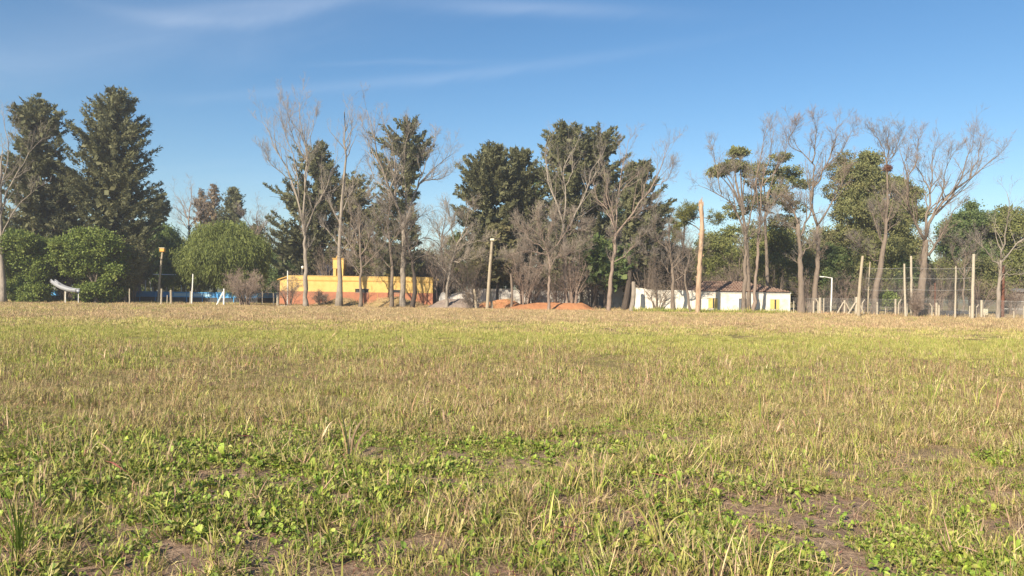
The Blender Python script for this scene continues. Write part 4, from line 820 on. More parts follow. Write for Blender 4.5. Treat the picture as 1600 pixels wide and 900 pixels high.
def white_house():
    Y = 84; x0 = xp(1090, Y, 2); x1 = xp(1235, Y, 2); t = thing('white_house', 'low white house with shuttered windows and a reddish brown tiled roof', 'house', (x0, Y, 0)); W = x1-x0; D = 7
    H = zp(1165, 456, Y)
    X = lambda q: xp(q, Y, 1.2)-x0
    wins = [(X(1107), X(1121), zp(1114, 481.5, Y), zp(1114, 466, Y)), (X(1203.5), X(1217.5), zp(1210, 483, Y), zp(1210, 468, Y))]
    d0, d1, dz = X(1153), X(1174), zp(1163, 465.5, Y)
    m = MB(); px = 0
    for a, b, za, zb in [wins[0], (d0, d1, -.3, dz), wins[1]]:
        m.box(px, a, 0, .25, -.3, H); m.box(a, b, 0, .25, zb, H)
        if za > 0: m.box(a, b, 0, .25, -.3, za)
        px = b
    m.box(px, W, 0, .25, -.3, H); m.box(0, .25, .252, D, -.3, H-.003); m.box(W-.25, W, .252, D, -.3, H-.003); m.box(.252, W-.252, D-.25, D, -.3, H-.006)
    m.build('wall', 'white_wall', t)
    for a, b, za, zb in wins: box_window(m, a, b, za, zb, t)
    e = MB()
    for x in (d0, (d0+d1)/2-.12, d1-.1): e.box(x, x+(.1 if x != (d0+d1)/2-.12 else .24), -.03, .05, 0, dz)
    e.box(d0, d1, -.032, .052, dz-.07, dz-.001); do = e.build('door_frame', 'white_paint', t)
    MB().box(d0+.1, (d0+d1)/2-.12, .08, .12, 0, dz-.07).build('door', 'door_paint', do); MB().box((d0+d1)/2+.12, d1-.1, .08, .12, 0, dz-.07).build('door', 'door_paint', do)
    MB().box(-.05, W+.05, -.08, -.001, H-.14, H-.04).build('cornice', 'white_paint', t)
    # two-slope hip roof of clay tiles, courses laid row by row
    zr = zp(1150, 440.5, Y+D/2); rx0, rx1 = W*.16, W*.62; ex0, ex1 = -.4, W*.99; ey0, ey1 = -.25, D+.3; z0 = H+.02
    V = [(ex0, ey0, z0), (ex1, ey0, z0), (ex1, ey1, z0), (ex0, ey1, z0), (rx0, D/2, zr-.05), (rx1, D/2, zr-.05)]
    MB().add([V[i] for i in (0, 1, 2, 3, 4, 5)], [(0, 1, 5, 4), (2, 3, 4, 5)]).add(V, np.array([(1, 2, 5), (3, 0, 4), (0, 2, 1), (0, 3, 2)])).build('roof', 'roof_tile', t)
    tv = MB(); rows = 13
    for side in (0, 1):
        for r in range(rows):
            u0, u1 = r/rows, (r+1.15)/rows
            ya, yb = (ey0+(D/2-ey0)*u0, ey0+(D/2-ey0)*min(u1, 1)) if side == 0 else (ey1-(ey1-D/2)*u0, ey1-(ey1-D/2)*min(u1, 1))
            za, zb = z0+(zr-z0)*u0+.05, z0+(zr-z0)*min(u1, 1)+.03
            xa, xb = ex0+(rx0-ex0)*u0, ex1+(rx1-ex1)*u0
            nt_ = int((xb-xa)/.30)
            for k in range(nt_):
                if RNG.random() < .03: continue
                xc = xa+(k+.5)*(xb-xa)/nt_; w = .13; j = RNG.uniform(-.02, .03)
                tv.add([(xc-w, ya, za+j), (xc, ya, za+.07+j), (xc+w, ya, za+j), (xc-w*.85, yb, zb+j), (xc, yb, zb+.06+j), (xc+w*.85, yb, zb+j)], np.array([(0, 1, 4), (0, 4, 3), (1, 2, 5), (1, 5, 4), (0, 2, 1)]))
    tv.build('roof_tiles', 'roof_tile', t, kind='stuff')
white_house()
def wall_run(name, label, Y, tops, thick=.2, mat='old_wall', pil=0, cat='wall', group=None):
    """a wall whose top follows the sighted profile (px, py)"""
    x0 = xp(tops[0][0], Y, 1.5); t = thing(name, label, cat, (x0, Y, 0), group)
    pr = [(xp(a, Y, 1.5)-x0, zp(a, b, Y)) for a, b in tops]; m = MB()
    for (xa, za), (xb, zb) in zip(pr[:-1], pr[1:]):
        m.add([(xa, 0, -.3), (xb, 0, -.3), (xb, 0, zb), (xa, 0, za), (xa, thick, -.3), (xb, thick, -.3), (xb, thick, zb), (xa, thick, za)], [(0, 1, 2, 3), (5, 4, 7, 6), (3, 2, 6, 7), (4, 0, 3, 7), (1, 5, 6, 2)])
    m.build('wall_face', mat, t)
    W = pr[-1][0]
    for k in range(pil):
        x = W*(k+.5)/pil; z = np.interp(x, [p[0] for p in pr], [p[1] for p in pr]); MB().box(x-.16, x+.16, -.08, -.002, -.3, z+.06).build('pillar', mat, t)
    c = MB()
    for (xa, za), (xb, zb) in zip(pr[:-1], pr[1:]):
        if xb-xa < .3: continue
        c.add([(xa, -.06, za+.004), (xb, -.06, zb+.004), (xb, -.06, zb+.07), (xa, -.06, za+.07), (xa, thick+.06, za+.004), (xb, thick+.06, zb+.004), (xb, thick+.06, zb+.07), (xa, thick+.06, za+.07)], [(0, 1, 2, 3), (5, 4, 7, 6), (3, 2, 6, 7), (4, 0, 3, 7), (1, 5, 6, 2), (0, 4, 5, 1)])
    c.build('coping', mat, t); return t
wall_run('garden_wall', 'long patchy white garden wall joined to the left side of the white house', 84.1, [(992, 450.5), (1005, 451.5), (1012, 453.5), (1040, 454.5), (1060, 454.2), (1089.4, 455.4)], mat='white_wall', pil=4)
wall_run('garden_wall', 'low shaded pale wall seen between dark trunks behind the orange soil heap', 92, [(745, 452), (770, 452.3), (798, 452), (799, 454), (835, 455), (870, 455.5), (905, 456)], pil=7)
wall_run('ruined_wall', 'broken whitish wall with a sloping top right of the yellow building', 89.5, [(686, 466), (689, 459), (694, 457), (697, 461), (701, 465), (706, 461), (713, 459), (720, 457), (727, 456), (731, 452), (735, 449.5), (737, 453), (739, 465)])
def shed():
    Y = 95; x0 = xp(908, Y, 1.5); x1 = xp(994, Y, 1.5); t = thing('white_shed', 'white shed partly hidden by dark trunks right of the orange soil heap', 'shed', (x0, Y, 0)); W = x1-x0
    za, zb = zp(910, 452, Y), zp(960, 441, Y); xm = xp(948, Y, 2)-x0
    MB().box(0, xm, 0, 4, -.3, za).build('wall', 'white_wall', t); MB().box(xm+.002, W, -.01, 4.01, -.3, zb).build('wall', 'white_wall', t)
    V = [(xm-.15, -.25, zb+.01), (W+.15, -.25, zb+.01), (W+.15, 4.2, zb+.35), (xm-.15, 4.2, zb+.35)]
    MB().add(V+[(a, b, c+.08) for a, b, c in V], [(0, 1, 5, 4), (1, 2, 6, 5), (2, 3, 7, 6), (3, 0, 4, 7), (4, 5, 6, 7), (3, 2, 1, 0)]).build('roof', 'roof_metal', t)
    MB().box(-.1, xm-.16, -.12, 4.1, za+.002, za+.09).build('roof', 'roof_metal', t)
    d0 = xp(935, Y, 1)-x0; MB().box(d0, d0+.8, -.05, -.002, 0, 1.9).build('door', 'door_paint', t)
    d0 = xp(973, Y, 1)-x0; MB().box(d0, d0+.9, -.06, -.012, .9, 1.8).build('window', 'window_glass', t)
shed()
def grey_shed():
    Y = 92; x0 = xp(1586, Y, 1.5); x1 = xp(1650, Y, 1.5); W = x1-x0; zt = zp(1594, 456, Y); t = thing('grey_shed', 'grey weathered shed cut by the right edge, with horizontal boards', 'shed', (x0, Y, 0))
    MB().box(.06, W-.06, .06, 3, -.2, zt-.02).build('wall', 'grey_boards', t)
    me = MB().box(0, W, 0, .055, 0, .24).mesh('board', 'grey_boards')
    k = 0
    while k*.27 < zt-.25: link('board', me, t, (RNG.uniform(-.02, .02), 0, k*.27)); k += 1
    V = [(-.3, -.3, zt), (W+.3, -.3, zt), (W+.3, 3.3, zt+.5), (-.3, 3.3, zt+.5)]
    MB().add(V+[(a, b, c+.08) for a, b, c in V], [(0, 1, 5, 4), (1, 2, 6, 5), (2, 3, 7, 6), (3, 0, 4, 7), (4, 5, 6, 7), (3, 2, 1, 0)]).build('roof', 'roof_metal', t)
grey_shed()
def rail(name, label, Y, pxs, pys, cat='railing', r=.035):
    o = G(pxs[0], Y); t = thing(name, label, cat, o); a = np.array(o)
    for py in pys:
        A, B = np.array(P(pxs[0], py, Y))-a, np.array(P(pxs[-1], py+(pxs[-1]-pxs[0])*.014, Y))-a
        MB().tube([A, B], [r, r], 6).build('rail', 'white_paint', t)
    for q in pxs:
        b = np.array(G(q, Y))-a; MB().tube([b-(0, 0, .2), (b[0], 0, zp(q, pys[0], Y)+.05)], [r, r], 6).build('post', 'white_paint', t)
rail('pipe_railing', 'white pipe railing in front of the grey shed at the right edge', 84, [1562, 1585, 1608], [470.5, 482.5])
def tube_thing(name, label, cat, Y, pts, rad, mat, extra=None, group=None, part='pole', k=9, dy=0):
    """one post or pole, standing where its foot is sighted; pts (px, py) foot to top"""
    o = G(pts[0][0], Y); t = thing(name, label, cat, o, group)
    q = np.array([list(P(a, b, Y+dy*i)) for i, (a, b) in enumerate(pts)])-np.array(o); q[0, 2] = -.3
    n = 9; c = resample(q, n); c[1:-1, :2] += RNG.normal(0, .008, (n-2, 2))
    MB().tube(c, np.interp(np.linspace(0, 1, n), np.linspace(0, 1, len(rad)), rad), k).build(part, mat, t, smooth=False)
    return t, q, o
# lamps and poles
t, q, o = tube_thing('lamp_post', 'leaning wooden lamp post with an amber lamp head, left of the light green tree', 'lamp post', 90, [(247, 471), (250, 430), (254, 393)], [.16, .10], 'post_wood')
MB().box(q[-1][0]-.28, q[-1][0]+.28, -.22, .22, q[-1][2]-.05, q[-1][2]+.38, b=.05).build('lamp_head', 'lamp_amber', t)
MB().box(q[-1][0]-.33, q[-1][0]+.33, -.27, .27, q[-1][2]+.385, q[-1][2]+.44).build('lamp_cap', 'cream_sheet', t)
t, q, o = tube_thing('lamp_post', 'leaning pale lamp post with a small white lamp head, right of the leaning bare tree', 'lamp post', 83, [(761, 473), (765, 425), (769, 376)], [.19, .15], 'post_wood')
MB().box(q[-1][0]-.2, q[-1][0]+.24, -.30, .2, q[-1][2]-.02, q[-1][2]+.22, b=.04).build('lamp_head', 'cream_sheet', t)
t, q, o = tube_thing('lamp_post', 'thin pole carrying a round white lamp behind the left end of the yellow building', 'lamp post', 97, [(472, 474), (472, 418)], [.05, .04], 'galvanised_wire')
me = MB(); me.tube([(0, -.05, q[-1][2]-.2), (0, -.05, q[-1][2]-.02), (0, -.05, q[-1][2]+.12), (0, -.05, q[-1][2]+.2)], [.08, .17, .17, .07], 10); me.build('lamp_globe', 'white_paint', t, smooth=True)
tube_thing('white_pole', 'straight white pole in front of the left end of the yellow building', 'pole', 88, [(449, 474), (449.5, 423)], [.075, .06], 'white_paint')
tube_thing('white_pole', 'white pole beside the brown trunk of the light green tree', 'pole', 88, [(299.5, 474), (301.5, 428)], [.085, .06], 'white_paint')
tube_thing('wooden_post', 'short thick split post just right of the foot of the leaning pale lamp post', 'post', 83.5, [(769, 474), (767, 460), (765, 449)], [.16, .09], 'post_wood')
tube_thing('wooden_post', 'stubby leaning stump post left of the leaning pale lamp post', 'post', 84, [(745, 474), (742, 462), (741, 452)], [.18, .12], 'post_wood')
tube_thing('dead_trunk', 'slim pale dead trunk right of the two short posts, in front of the white wall', 'trunk', 86, [(799, 472), (800, 450), (798, 428)], [.16, .12], 'bark_brown')
tube_thing('dead_trunk', 'thick pale bark trunk behind the orange soil heap, under the forked whitish tree', 'trunk', 90, [(885, 476), (884, 455), (885, 432)], [.26, .22], 'bark_pale')
tube_thing('dead_trunk', 'leaning pale trunk at the left end of the long white wall', 'trunk', 82, [(986, 483), (990, 460), (990, 440)], [.30, .2], 'bark_pale')
tube_thing('dead_trunk', 'black trunk leaning left beside the white shed', 'trunk', 88, [(974, 481), (980, 460), (984, 430), (983, 400)], [.42, .2], 'bark_dark')
tube_thing('dead_trunk', 'smaller black trunk left of the white shed door', 'trunk', 90, [(932, 480), (932, 460), (934, 435)], [.25, .18], 'bark_dark')
tube_thing('dead_trunk', 'brown trunk between the dark thicket and the white goal', 'trunk', 102, [(219, 472), (218, 455), (218, 432)], [.24, .2], 'bark_pink')
# low posts along the left field edge
for (a, b, c, Y, r, lab) in [
    (101, 472, 455, 84, .06, 'white post under the curved grey slide'),
    (202.5, 470, 451, 84, .06, 'white post right of the rounded ivy bush'),
    (252, 472, 451, 86, .09, 'short pale post touching the right side of the amber lamp post foot'),
    (261, 472, 461, 87, .05, 'very short leaning stake between the lamp post and the thick grey post'),
    (267.5, 472, 453, 86, .12, 'thick grey post midway between the lamp post and the white pole'),
    (239, 464, 448, 96, .09, 'pale post behind the blue pool, left inside the white goal'),
    (261, 464, 448.5, 96, .06, 'thin pale post behind the blue pool at the middle of the white goal'),
    (271, 464, 448, 96, .07, 'pale post behind the blue pool at the right of the white goal'),
    (410, 472, 455, 88, .05, 'thin stake right of the round leafless shrub'),
    (428, 473, 458, 86, .08, 'thin stake beside the lean-to of the yellow building'),
    (434, 475, 461, 85, .13, 'stubby post at the left corner of the yellow building'),
    (297.5, 473, 455, 86.5, .07, 'short post touching the left side of the white pole by the pool')]:
    tube_thing('fence_post', lab, 'fence post', Y, [(a, b), (a+RNG.uniform(-.6, .6), c)], [r*1.1, r*.9], 'concrete_post' if r != .12 else 'post_wood', group='short posts along the left edge of the field', k=6, part='post')
t, q, o = tube_thing('braced_post', 'white post with a slanting brace on its left, left of the round leafless shrub', 'fence post', 84, [(350, 475), (350, 451)], [.11, .09], 'white_paint', part='post')
A = np.array(P(337.5, 471, 84))-np.array(o); A[2] = -.1; B = np.array(P(349, 456, 84))-np.array(o)
MB().tube([A, B], [.085, .085], 6).build('brace', 'white_paint', t)
def pool():
    Y = 94; x0 = xp(60, Y, 1); x1 = xp(402, Y, 1); t = thing('pool', 'long blue above ground pool behind the short posts on the left', 'pool', (x0, Y, 0)); W = x1-x0; D = 9
    zt = 1.34; zb = .80
    def ring(a, b, th, e=0): 
        m = MB(); m.box(-e, W+e, -e, th, a, b); m.box(-e, W+e, D-th, D+e, a, b); m.box(-e, th, th+.002, D-th-.002, a, b-.002); m.box(W-th, W+e, th+.002, D-th-.002, a, b-.002); return m
    ring(zb, zt, .12).build('pool_wall', 'pool_blue', t); ring(zt+.002, zt+.10, .22, .08).build('rim', 'pool_blue', t); ring(-.2, zb-.002, .16, .03).build('base', 'pool_base', t)
    MB().box(.13, W-.13, .13, D-.13, zb, zt-.12).build('water', 'pool_blue', t)
    for (a, b) in ((272, 300), (303, 330), (362, 385)):
        xa, xb = xp(a, Y, 1)-x0, xp(b, Y, 1)-x0; MB().box(xa, xb, -.03, -.002, zb+.12, zt-.06).build('pale_panel', 'pool_light', t)
    n = 14
    me = MB().box(-.05, .05, -.075, -.031, 0, zt-.004).mesh('upright', 'pool_blue')
    for k in range(n): link('upright', me, t, (W*(k+.5)/n, 0, 0))
pool()
def slide():
    Y = 82.6; o = G(101, Y); t = thing('slide', 'curved light grey open slide between the two ivy bushes, over the blue pool', 'slide', o); oo = np.array(o)
    c = np.array([list(P(a, b, Y)) for a, b in [(82, 437), (90, 443), (101, 448.5), (110, 451), (117, 452), (122, 452.3)]])-oo; c = resample(c, 16)
    # trough cross-section swept along the run
    r = .38; an = np.linspace(math.radians(170), math.radians(370), 9); T = norm(np.gradient(c, axis=0)); Nn = np.cross(np.broadcast_to([0, 1, 0], T.shape), T)*-1; Nn[Nn[:, 2] < 0] *= -1
    rings = []
    for rad in (r, r-.05):
        rings.append(np.array([[c[i]+np.array([0, 1, 0])*rad*math.cos(a)+Nn[i]*rad*math.sin(a) for a in an] for i in range(16)]))
    V = np.concatenate([rings[0].reshape(-1, 3), rings[1].reshape(-1, 3)]); F = []; k = 9; h = 16*k
    for i in range(15):
        for j in range(k-1): F += [(i*k+j, i*k+j+1, (i+1)*k+j+1, (i+1)*k+j), (h+i*k+j, h+(i+1)*k+j, h+(i+1)*k+j+1, h+i*k+j+1)]
        for j in (0, k-1): F.append((i*k+j, (i+1)*k+j, h+(i+1)*k+j, h+i*k+j))
    for i in (0, 15):
        for j in range(k-1): F.append((i*k+j, i*k+j+1, h+i*k+j+1, h+i*k+j))
    MB().add(V, F).build('trough', 'slide_plastic', t, smooth=True)
    for s in (0, k-1): MB().tube(rings[0][:, s], np.full(16, .035), 5).build('rim', 'slide_plastic', t)
    for px in (101, 122):
        i = int(np.argmin(abs(c[:, 0]-(P(px, 450, Y).x-oo[0])))); MB().tube([(c[i, 0], .1, -.2), (c[i, 0], .1, c[i, 2]-.35)], [.04, .04], 6).build('leg', 'white_paint', t)
slide()
def goal(label, Y, xl, xr, top, foot, drop_right=True):
    o = G(xl, Y); t = thing('goal_frame', label, 'goal', o); a = np.array(o); Lx = 0; Rx = G(xr, Y).x-o.x; z = zp(xl, top, Y)
    MB().tube([(0, 0, -.2), (0, 0, z)], [.06, .06], 7).build('goal_post', 'white_paint', t)
    MB().tube([(Rx, 0, -.2), (Rx, 0, z)], [.06, .06], 7).build('goal_post', 'white_paint', t)
    MB().tube([(-.06, 0, z), (Rx+.06, 0, z)], [.06, .06], 7).build('crossbar', 'white_paint', t)
    for x in (0, Rx): MB().tube([(x, 0, z), (x, 1.2, z*.8), (x, 1.9, -.1)], [.035]*3, 5).build('stay', 'white_paint', t)
goal('white football goal frame behind the blue pool', 104.5, 227, 283, 428.5, 466)
def light_arm():
    t, q, o = tube_thing('lamp_post', 'white steel post with a short arm to the left, beside the braced fence posts', 'lamp post', 80, [(1298, 493), (1300, 434)], [.085, .07], 'white_paint')
    a = np.array(o); MB().tube([q[-1]-(0, 0, .05), np.array(P(1287, 432.2, 80))-a], [.05, .035], 6).build('arm', 'white_paint', t)
    c = np.array(P(1286, 432.4, 80))-a; MB().box(c[0]-.35, c[0]+.1, -.1, .1, c[2]-.06, c[2]+.05, b=.02).build('lamp_head', 'white_paint', t)
light_arm()
# tall poles on the right
for (pts, Y, r, mt, lab) in [
    ([(1341, 497), (1343, 450), (1348, 400)], 74, (.16, .12), 'post_wood', 'leaning tall wooden pole rising from the thick white fence post'),
    ([(1356, 486), (1357, 450), (1359.5, 409)], 82, (.09, .07), 'post_wood', 'thin leaning pole right behind the leaning tall wooden one'),
    ([(1415.5, 497), (1414, 460), (1413, 412)], 73, (.115, .08), 'concrete_post', 'slim pale pole, left and shorter one of the close pair'),
    ([(1424.5, 496), (1424, 450), (1423.5, 400)], 75, (.12, .10), 'concrete_post', 'pale pole, right and taller one of the close pair'),
    ([(1492, 500), (1493, 460), (1493.5, 416)], 72, (.09, .06), 'concrete_post', 'thinnest pale pole, right of the sky gap'),
    ([(1519, 503), (1520, 450), (1521.5, 397)], 70, (.14, .12), 'concrete_post', 'tallest thick pale pole with a blunt head near the right edge'),
    ([(1461.5, 495), (1461, 470), (1461, 442)], 76, (.055, .05), 'rusty_post', 'thin dark pole standing in the sky gap'),
    ([(1566, 497), (1567, 460), (1567, 414)], 74, (.16, .14), 'rusty_post', 'rust coloured pole right behind the slim whitish bare tree')]:
    tube_thing('tall_pole', lab, 'pole', Y, pts, r, mt, group='tall poles along the right fence')
# chain-link fence with posts, the braced corner and wire
def fence():
    t = thing('chain_link_fence', 'chain link fence with pale posts and slanting braces along the right edge of the field', 'fence', G(1340, 75))
    a = np.array(t.location)
    def loc(px, Y, z): p = G(px, Y); return np.array([p.x, p.y, z])-a
    def yv(px): return 80-(px-1240)*.022
    for (px, top, foot, r, lean) in [(1271, 470, 493, .09, 0), (1278, 467, 493, .07, 1), (1281, 465, 495, .13, 0), (1287, 466, 493, .06, 0), (1319.5, 469, 492, .10, 0), (1339, 464, 497, .24, 0), (1370.5, 472, 495, .09, 0), (1383.5, 481, 495, .04, 0),
            (1399, 467, 497, .10, 0), (1404, 468, 497, .06, -1), (1418, 474, 497, .08, 0), (1463, 473, 496, .11, 0), (1467, 477, 497, .10, 0), (1456, 474, 496, .07, 1), (1515, 478, 498, .07, 0), (1525, 476, 498, .06, -1), (1533.5, 469, 502, .12, 0), (1538, 488, 501, .06, 0), (1584, 486, 500, .06, 0), (1347, 468, 494, .06, -1), (1240, 470, 492, .05, 0), (1600, 478, 503, .08, 0), (1625, 478, 503, .08, 0)]:
        Y = yv(px); z = zp(px, top, Y); p0 = loc(px, Y, -.2)
        if lean: pts = [p0, (p0[0], p0[1], z*.78), (p0[0]+lean*-.25, p0[1], z)]
        else: pts = [p0, (p0[0], p0[1], z)]
        MB().tube(pts, [r]*len(pts), 6).build('fence_post', 'concrete_post', t)
    for (xa, ya, xb, yb, r, Y) in [(1305, 491, 1318, 472, .07, 78), (1333, 492, 1321.5, 473, .07, 78), (1322, 494, 1337, 472, .08, 77.6), (1352, 491, 1342, 472, .08, 77.6)]:
        A = np.array(P(xa, ya, Y))-a; B = np.array(P(xb, yb, Y))-a; A[2] = -.1; MB().tube([A, B], [r, r], 6).build('brace', 'concrete_post', t)
    m = MB(); A, B = 1237, 1640; n = 24
    for z in (.1, .9, 1.75): m.tube([loc(A+(B-A)*k/n, yv(A+(B-A)*k/n), z+RNG.uniform(-.03, .03)) for k in range(n+1)], [.008]*(n+1), 3)
    for k in range(260):
        u = k/260*(B-A)+A; s = 11
        for sgn in (-1, 1):
            v = u+sgn*s*1.6
            if A < v < B: m.tube([loc(u, yv(u), .1), loc(v, yv(v), 1.72)], [.005, .005], 3, cap=False)
    m.build('wire_mesh', 'galvanised_wire', t, kind='stuff')
fence()
def ball_net():
    t = thing('ball_net', 'faint tall ball stop net hung on wires between the pale poles on the right', 'net', G(1348, 75.5)); a = np.array(t.location); m = MB()
    for py in (418, 434, 452):
        for (A, B) in ((1347, 1424), (1424, 1520)):
            pts = []
            for k in range(9):
                u = k/8; px = A+(B-A)*u; pts.append(np.array(P(px, py+3*4*u*(1-u)*.6, 75.5-(px-1347)*.025))-a)
            m.tube(pts, [.012]*9, 3)
    m.build('wire', 'galvanised_wire', t)
    m = MB()
    for k in range(90):
        px = 1348+(1520-1348)*k/90; Y = 75.5-(px-1347)*.025; m.tube([np.array(P(px, 420, Y))-a, np.array(P(px+.5, 468, Y))-a], [.004, .004], 3, cap=False)
    m.build('netting', 'galvanised_wire', t, kind='stuff')
ball_net()
def trailer():
    Y = 77; x0 = xp(1479, Y, .6); x1 = xp(1516, Y, .6); xm = xp(1490.5, Y, .6)-x0; W = x1-x0
    t = thing('trailer', 'low dark flat trailer with a box end behind the right fence', 'trailer', (x0, Y, 0))
    MB().box(0, xm, 0, 1.3, .22, zp(1484, 485.5, Y), b=.03).build('box_body', 'dark_sheet', t); MB().box(xm+.01, W, .1, 1.2, .34, .62, b=.02).build('bed', 'dark_sheet', t)
    MB().tube([(xm, .05, .82), (W, .05, .66)], [.03, .03], 5).build('side_rail', 'galvanised_wire', t)
    for x in (.35, W*.7):
        for y in (.15, 1.15): MB().tube([(x, y-.06, .24), (x, y+.06, .24)], [.24, .24], 12).build('wheel', 'bark_dark', t)
trailer()
rail('pipe_railing', 'low white pipe railing in front of the dark trailer', 74.5, [1445, 1492, 1508, 1532], [495.5], r=.03)
def sign():
    Y = 74; o = G(1538, Y); t = thing('board_sign', 'small blank cream board on the fence right of the tallest pale pole', 'board', o); z0, z1 = zp(1538, 492, Y), zp(1538, 482.5, Y)
    MB().box(-.22, .3, -.08, -.04, z0, z1, b=.01).build('board', 'cream_sheet', t); MB().tube([(0, 0, -.2), (0, 0, z1)], [.04, .04], 6).build('post', 'post_wood', t)
sign()
def nest():
    Y = 78; c = P(1387, 261.5, Y); t = thing('bird_nest', 'reddish brown stick bird nest high in the fork of a bare tree', 'nest', (c.x, c.y, c.z-.25)); m = MB()
    for k in range(260):
        a = RNG.uniform(0, 2*PI); r = RNG.uniform(.12, .42); z = RNG.uniform(-.12, .42); r *= 1-.5*abs(z-.15); tl = RNG.uniform(.15, .38); d = norm(np.array([-math.sin(a), math.cos(a), RNG.uniform(-.4, .4)])+RNG.normal(0, .35, 3))
        p = np.array([math.cos(a)*r, math.sin(a)*r, z]); m.tube([p-d*tl, p+d*tl], [.016, .01], 3, cap=False)
    m.build('sticks', 'nest_sticks', t, kind='stuff')
    MB().tube([(0, 0, -.2), (0, 0, -.02), (0, 0, .2), (0, 0, .36)], [.1, .3, .34, .2], 9, jit=.03).build('bowl', 'nest_sticks', t)
nest()
# heaps of earth
def mound(name, label, Y, prof, mat, depth=3.0, seed=0, rough=.10):
    o = G(prof[0][0], Y); x = np.array([G(a, Y).x-o.x for a, b in prof]); z = np.array([max(0, zp(a, b, Y)) for a, b in prof]); nx, ny = 110, 34
    X = np.linspace(x[0]-.3, x[-1]+.3, nx); U = np.linspace(-1, 1, ny); XX, UU = np.meshgrid(X, U); nn = Noise2(seed+90)
    zz = np.interp(XX, x, z, left=0, right=0); prof_d = np.clip(1-np.abs(UU+.10*(nn.one(XX*.6+9, XX*0+3)-.5))**1.35, 0, 1)**.9
    Z = zz*prof_d+rough*(nn(XX+50, UU*depth+50, 1.1, 4)-.5)*2*np.clip(zz*prof_d*2, 0, 1)-.03*(np.abs(UU) > .97)-.02
    V = np.stack([XX, UU*depth, Z], -1).reshape(-1, 3); i = (np.arange(ny-1)[:, None]*nx+np.arange(nx-1)[None]).reshape(-1); F = np.stack([i, i+1, i+1+nx, i+nx], 1)
    ob = link(name, mesh_from(name, V, np.concatenate([F[:, [0, 1, 2]], F[:, [0, 2, 3]]]), mat, smooth=True), loc=o); tag(ob, label, 'mound', 'heaps of earth in front of the buildings')
    def surf(xw, yw): 
        xl = xw-o.x; u = (yw-o.y)/depth; return np.where(np.abs(u) < 1, np.interp(xl, x, z, left=0, right=0)*np.clip(1-np.abs(u)**1.35, 0, 1)**.9, 0)
    return surf
SURF = [
 mound('soil_mound', 'long bright orange soil heap, the largest of the heaps', 86, [(789, 484), (800, 479), (815, 475.5), (828, 473.2), (845, 472.5), (870, 472.4), (895, 472.4), (910, 473), (918, 477), (927, 482), (932, 484)], 'orange_soil', 2.6, 1, .13),
 mound('soil_mound', 'smaller orange soil heap with grass on its left, beside the lamp post foot', 88, [(745, 482), (752, 474), (765, 472), (778, 468.5), (792, 467.5), (805, 471), (818, 476), (828, 482)], 'orange_soil', 2.2, 2, .15),
 mound('gravel_mound', 'grey brown gravel heap right of the yellow building', 87, [(665, 481), (675, 475), (688, 469), (700, 466.5), (712, 468), (722, 466), (735, 470), (745, 476), (752, 481)], 'grey_gravel', 2.4, 3, .15),
 mound('soil_mound', 'grass grown earth heap in front of the yellow building, left of the window slot', 88, [(495, 480), (508, 473), (520, 467), (532, 464.5), (545, 466), (556, 471), (570, 478), (575, 480)], 'grassy_soil', 2.4, 4, .16),
 mound('soil_mound', 'grass grown earth heap in front of the right half of the yellow building', 88, [(568, 480), (580, 474), (594, 468), (606, 464.5), (620, 464), (634, 468), (650, 473), (672, 480)], 'grassy_soil', 2.4, 5, .16)]
def stones():
    for (px, Y, s, lab) in ((343, 82.5, .35, 'pale flat stone lying left of the round leafless shrub'), (443, 83, .5, 'pale rubble lump at the left corner of the yellow building')):
        o = G(px, Y); m = MB(); th = np.linspace(0, PI, 6)
        m.tube([(0, 0, s*.5*(-math.cos(a))*.5+.05) for a in th], [max(.02, s*math.sin(a)) for a in th], 9, jit=.03); ob = link('stone', m.mesh('stone', 'concrete_post'), loc=o); tag(ob, lab, 'stone')
stones()
# far country beyond the gaps
def far_country():
    V = []; m = MB()
    n1 = Noise2(41); xs = np.linspace(-900, 900, 400); h = 9+7*n1(xs+1000, xs*0+5, .02, 4)
    rows = []
    for k, (y, f) in enumerate(((560, 0), (565, .6), (575, .92), (590, 1), (640, .8), (700, 0))): rows.append(np.stack([xs, np.full_like(xs, y)+n1(xs, xs*0+k, .1, 2)*6, h*f*(1+.25*n1(xs, xs*0+k*3, .2, 3))-.5], 1))
    A = np.concatenate(rows); nx = len(xs); i = (np.arange(5)[:, None]*nx+np.arange(nx-1)[None]).reshape(-1); F = np.stack([i, i+1, i+1+nx, i+nx], 1)
    o = link('far_woods', mesh_from('far_woods', A, np.concatenate([F[:, [0, 1, 2]], F[:, [0, 2, 3]]]), 'far_leaves'), kind='stuff'); tag(o, 'far strip of woodland along the horizon beyond the trees', 'woodland')
material('far_leaves', [(.06, .07, .035), (.10, .11, .05), (.14, .13, .07)], scale=.15, rough=.95, bump=1.5, bump_scale=.4)
far_country()

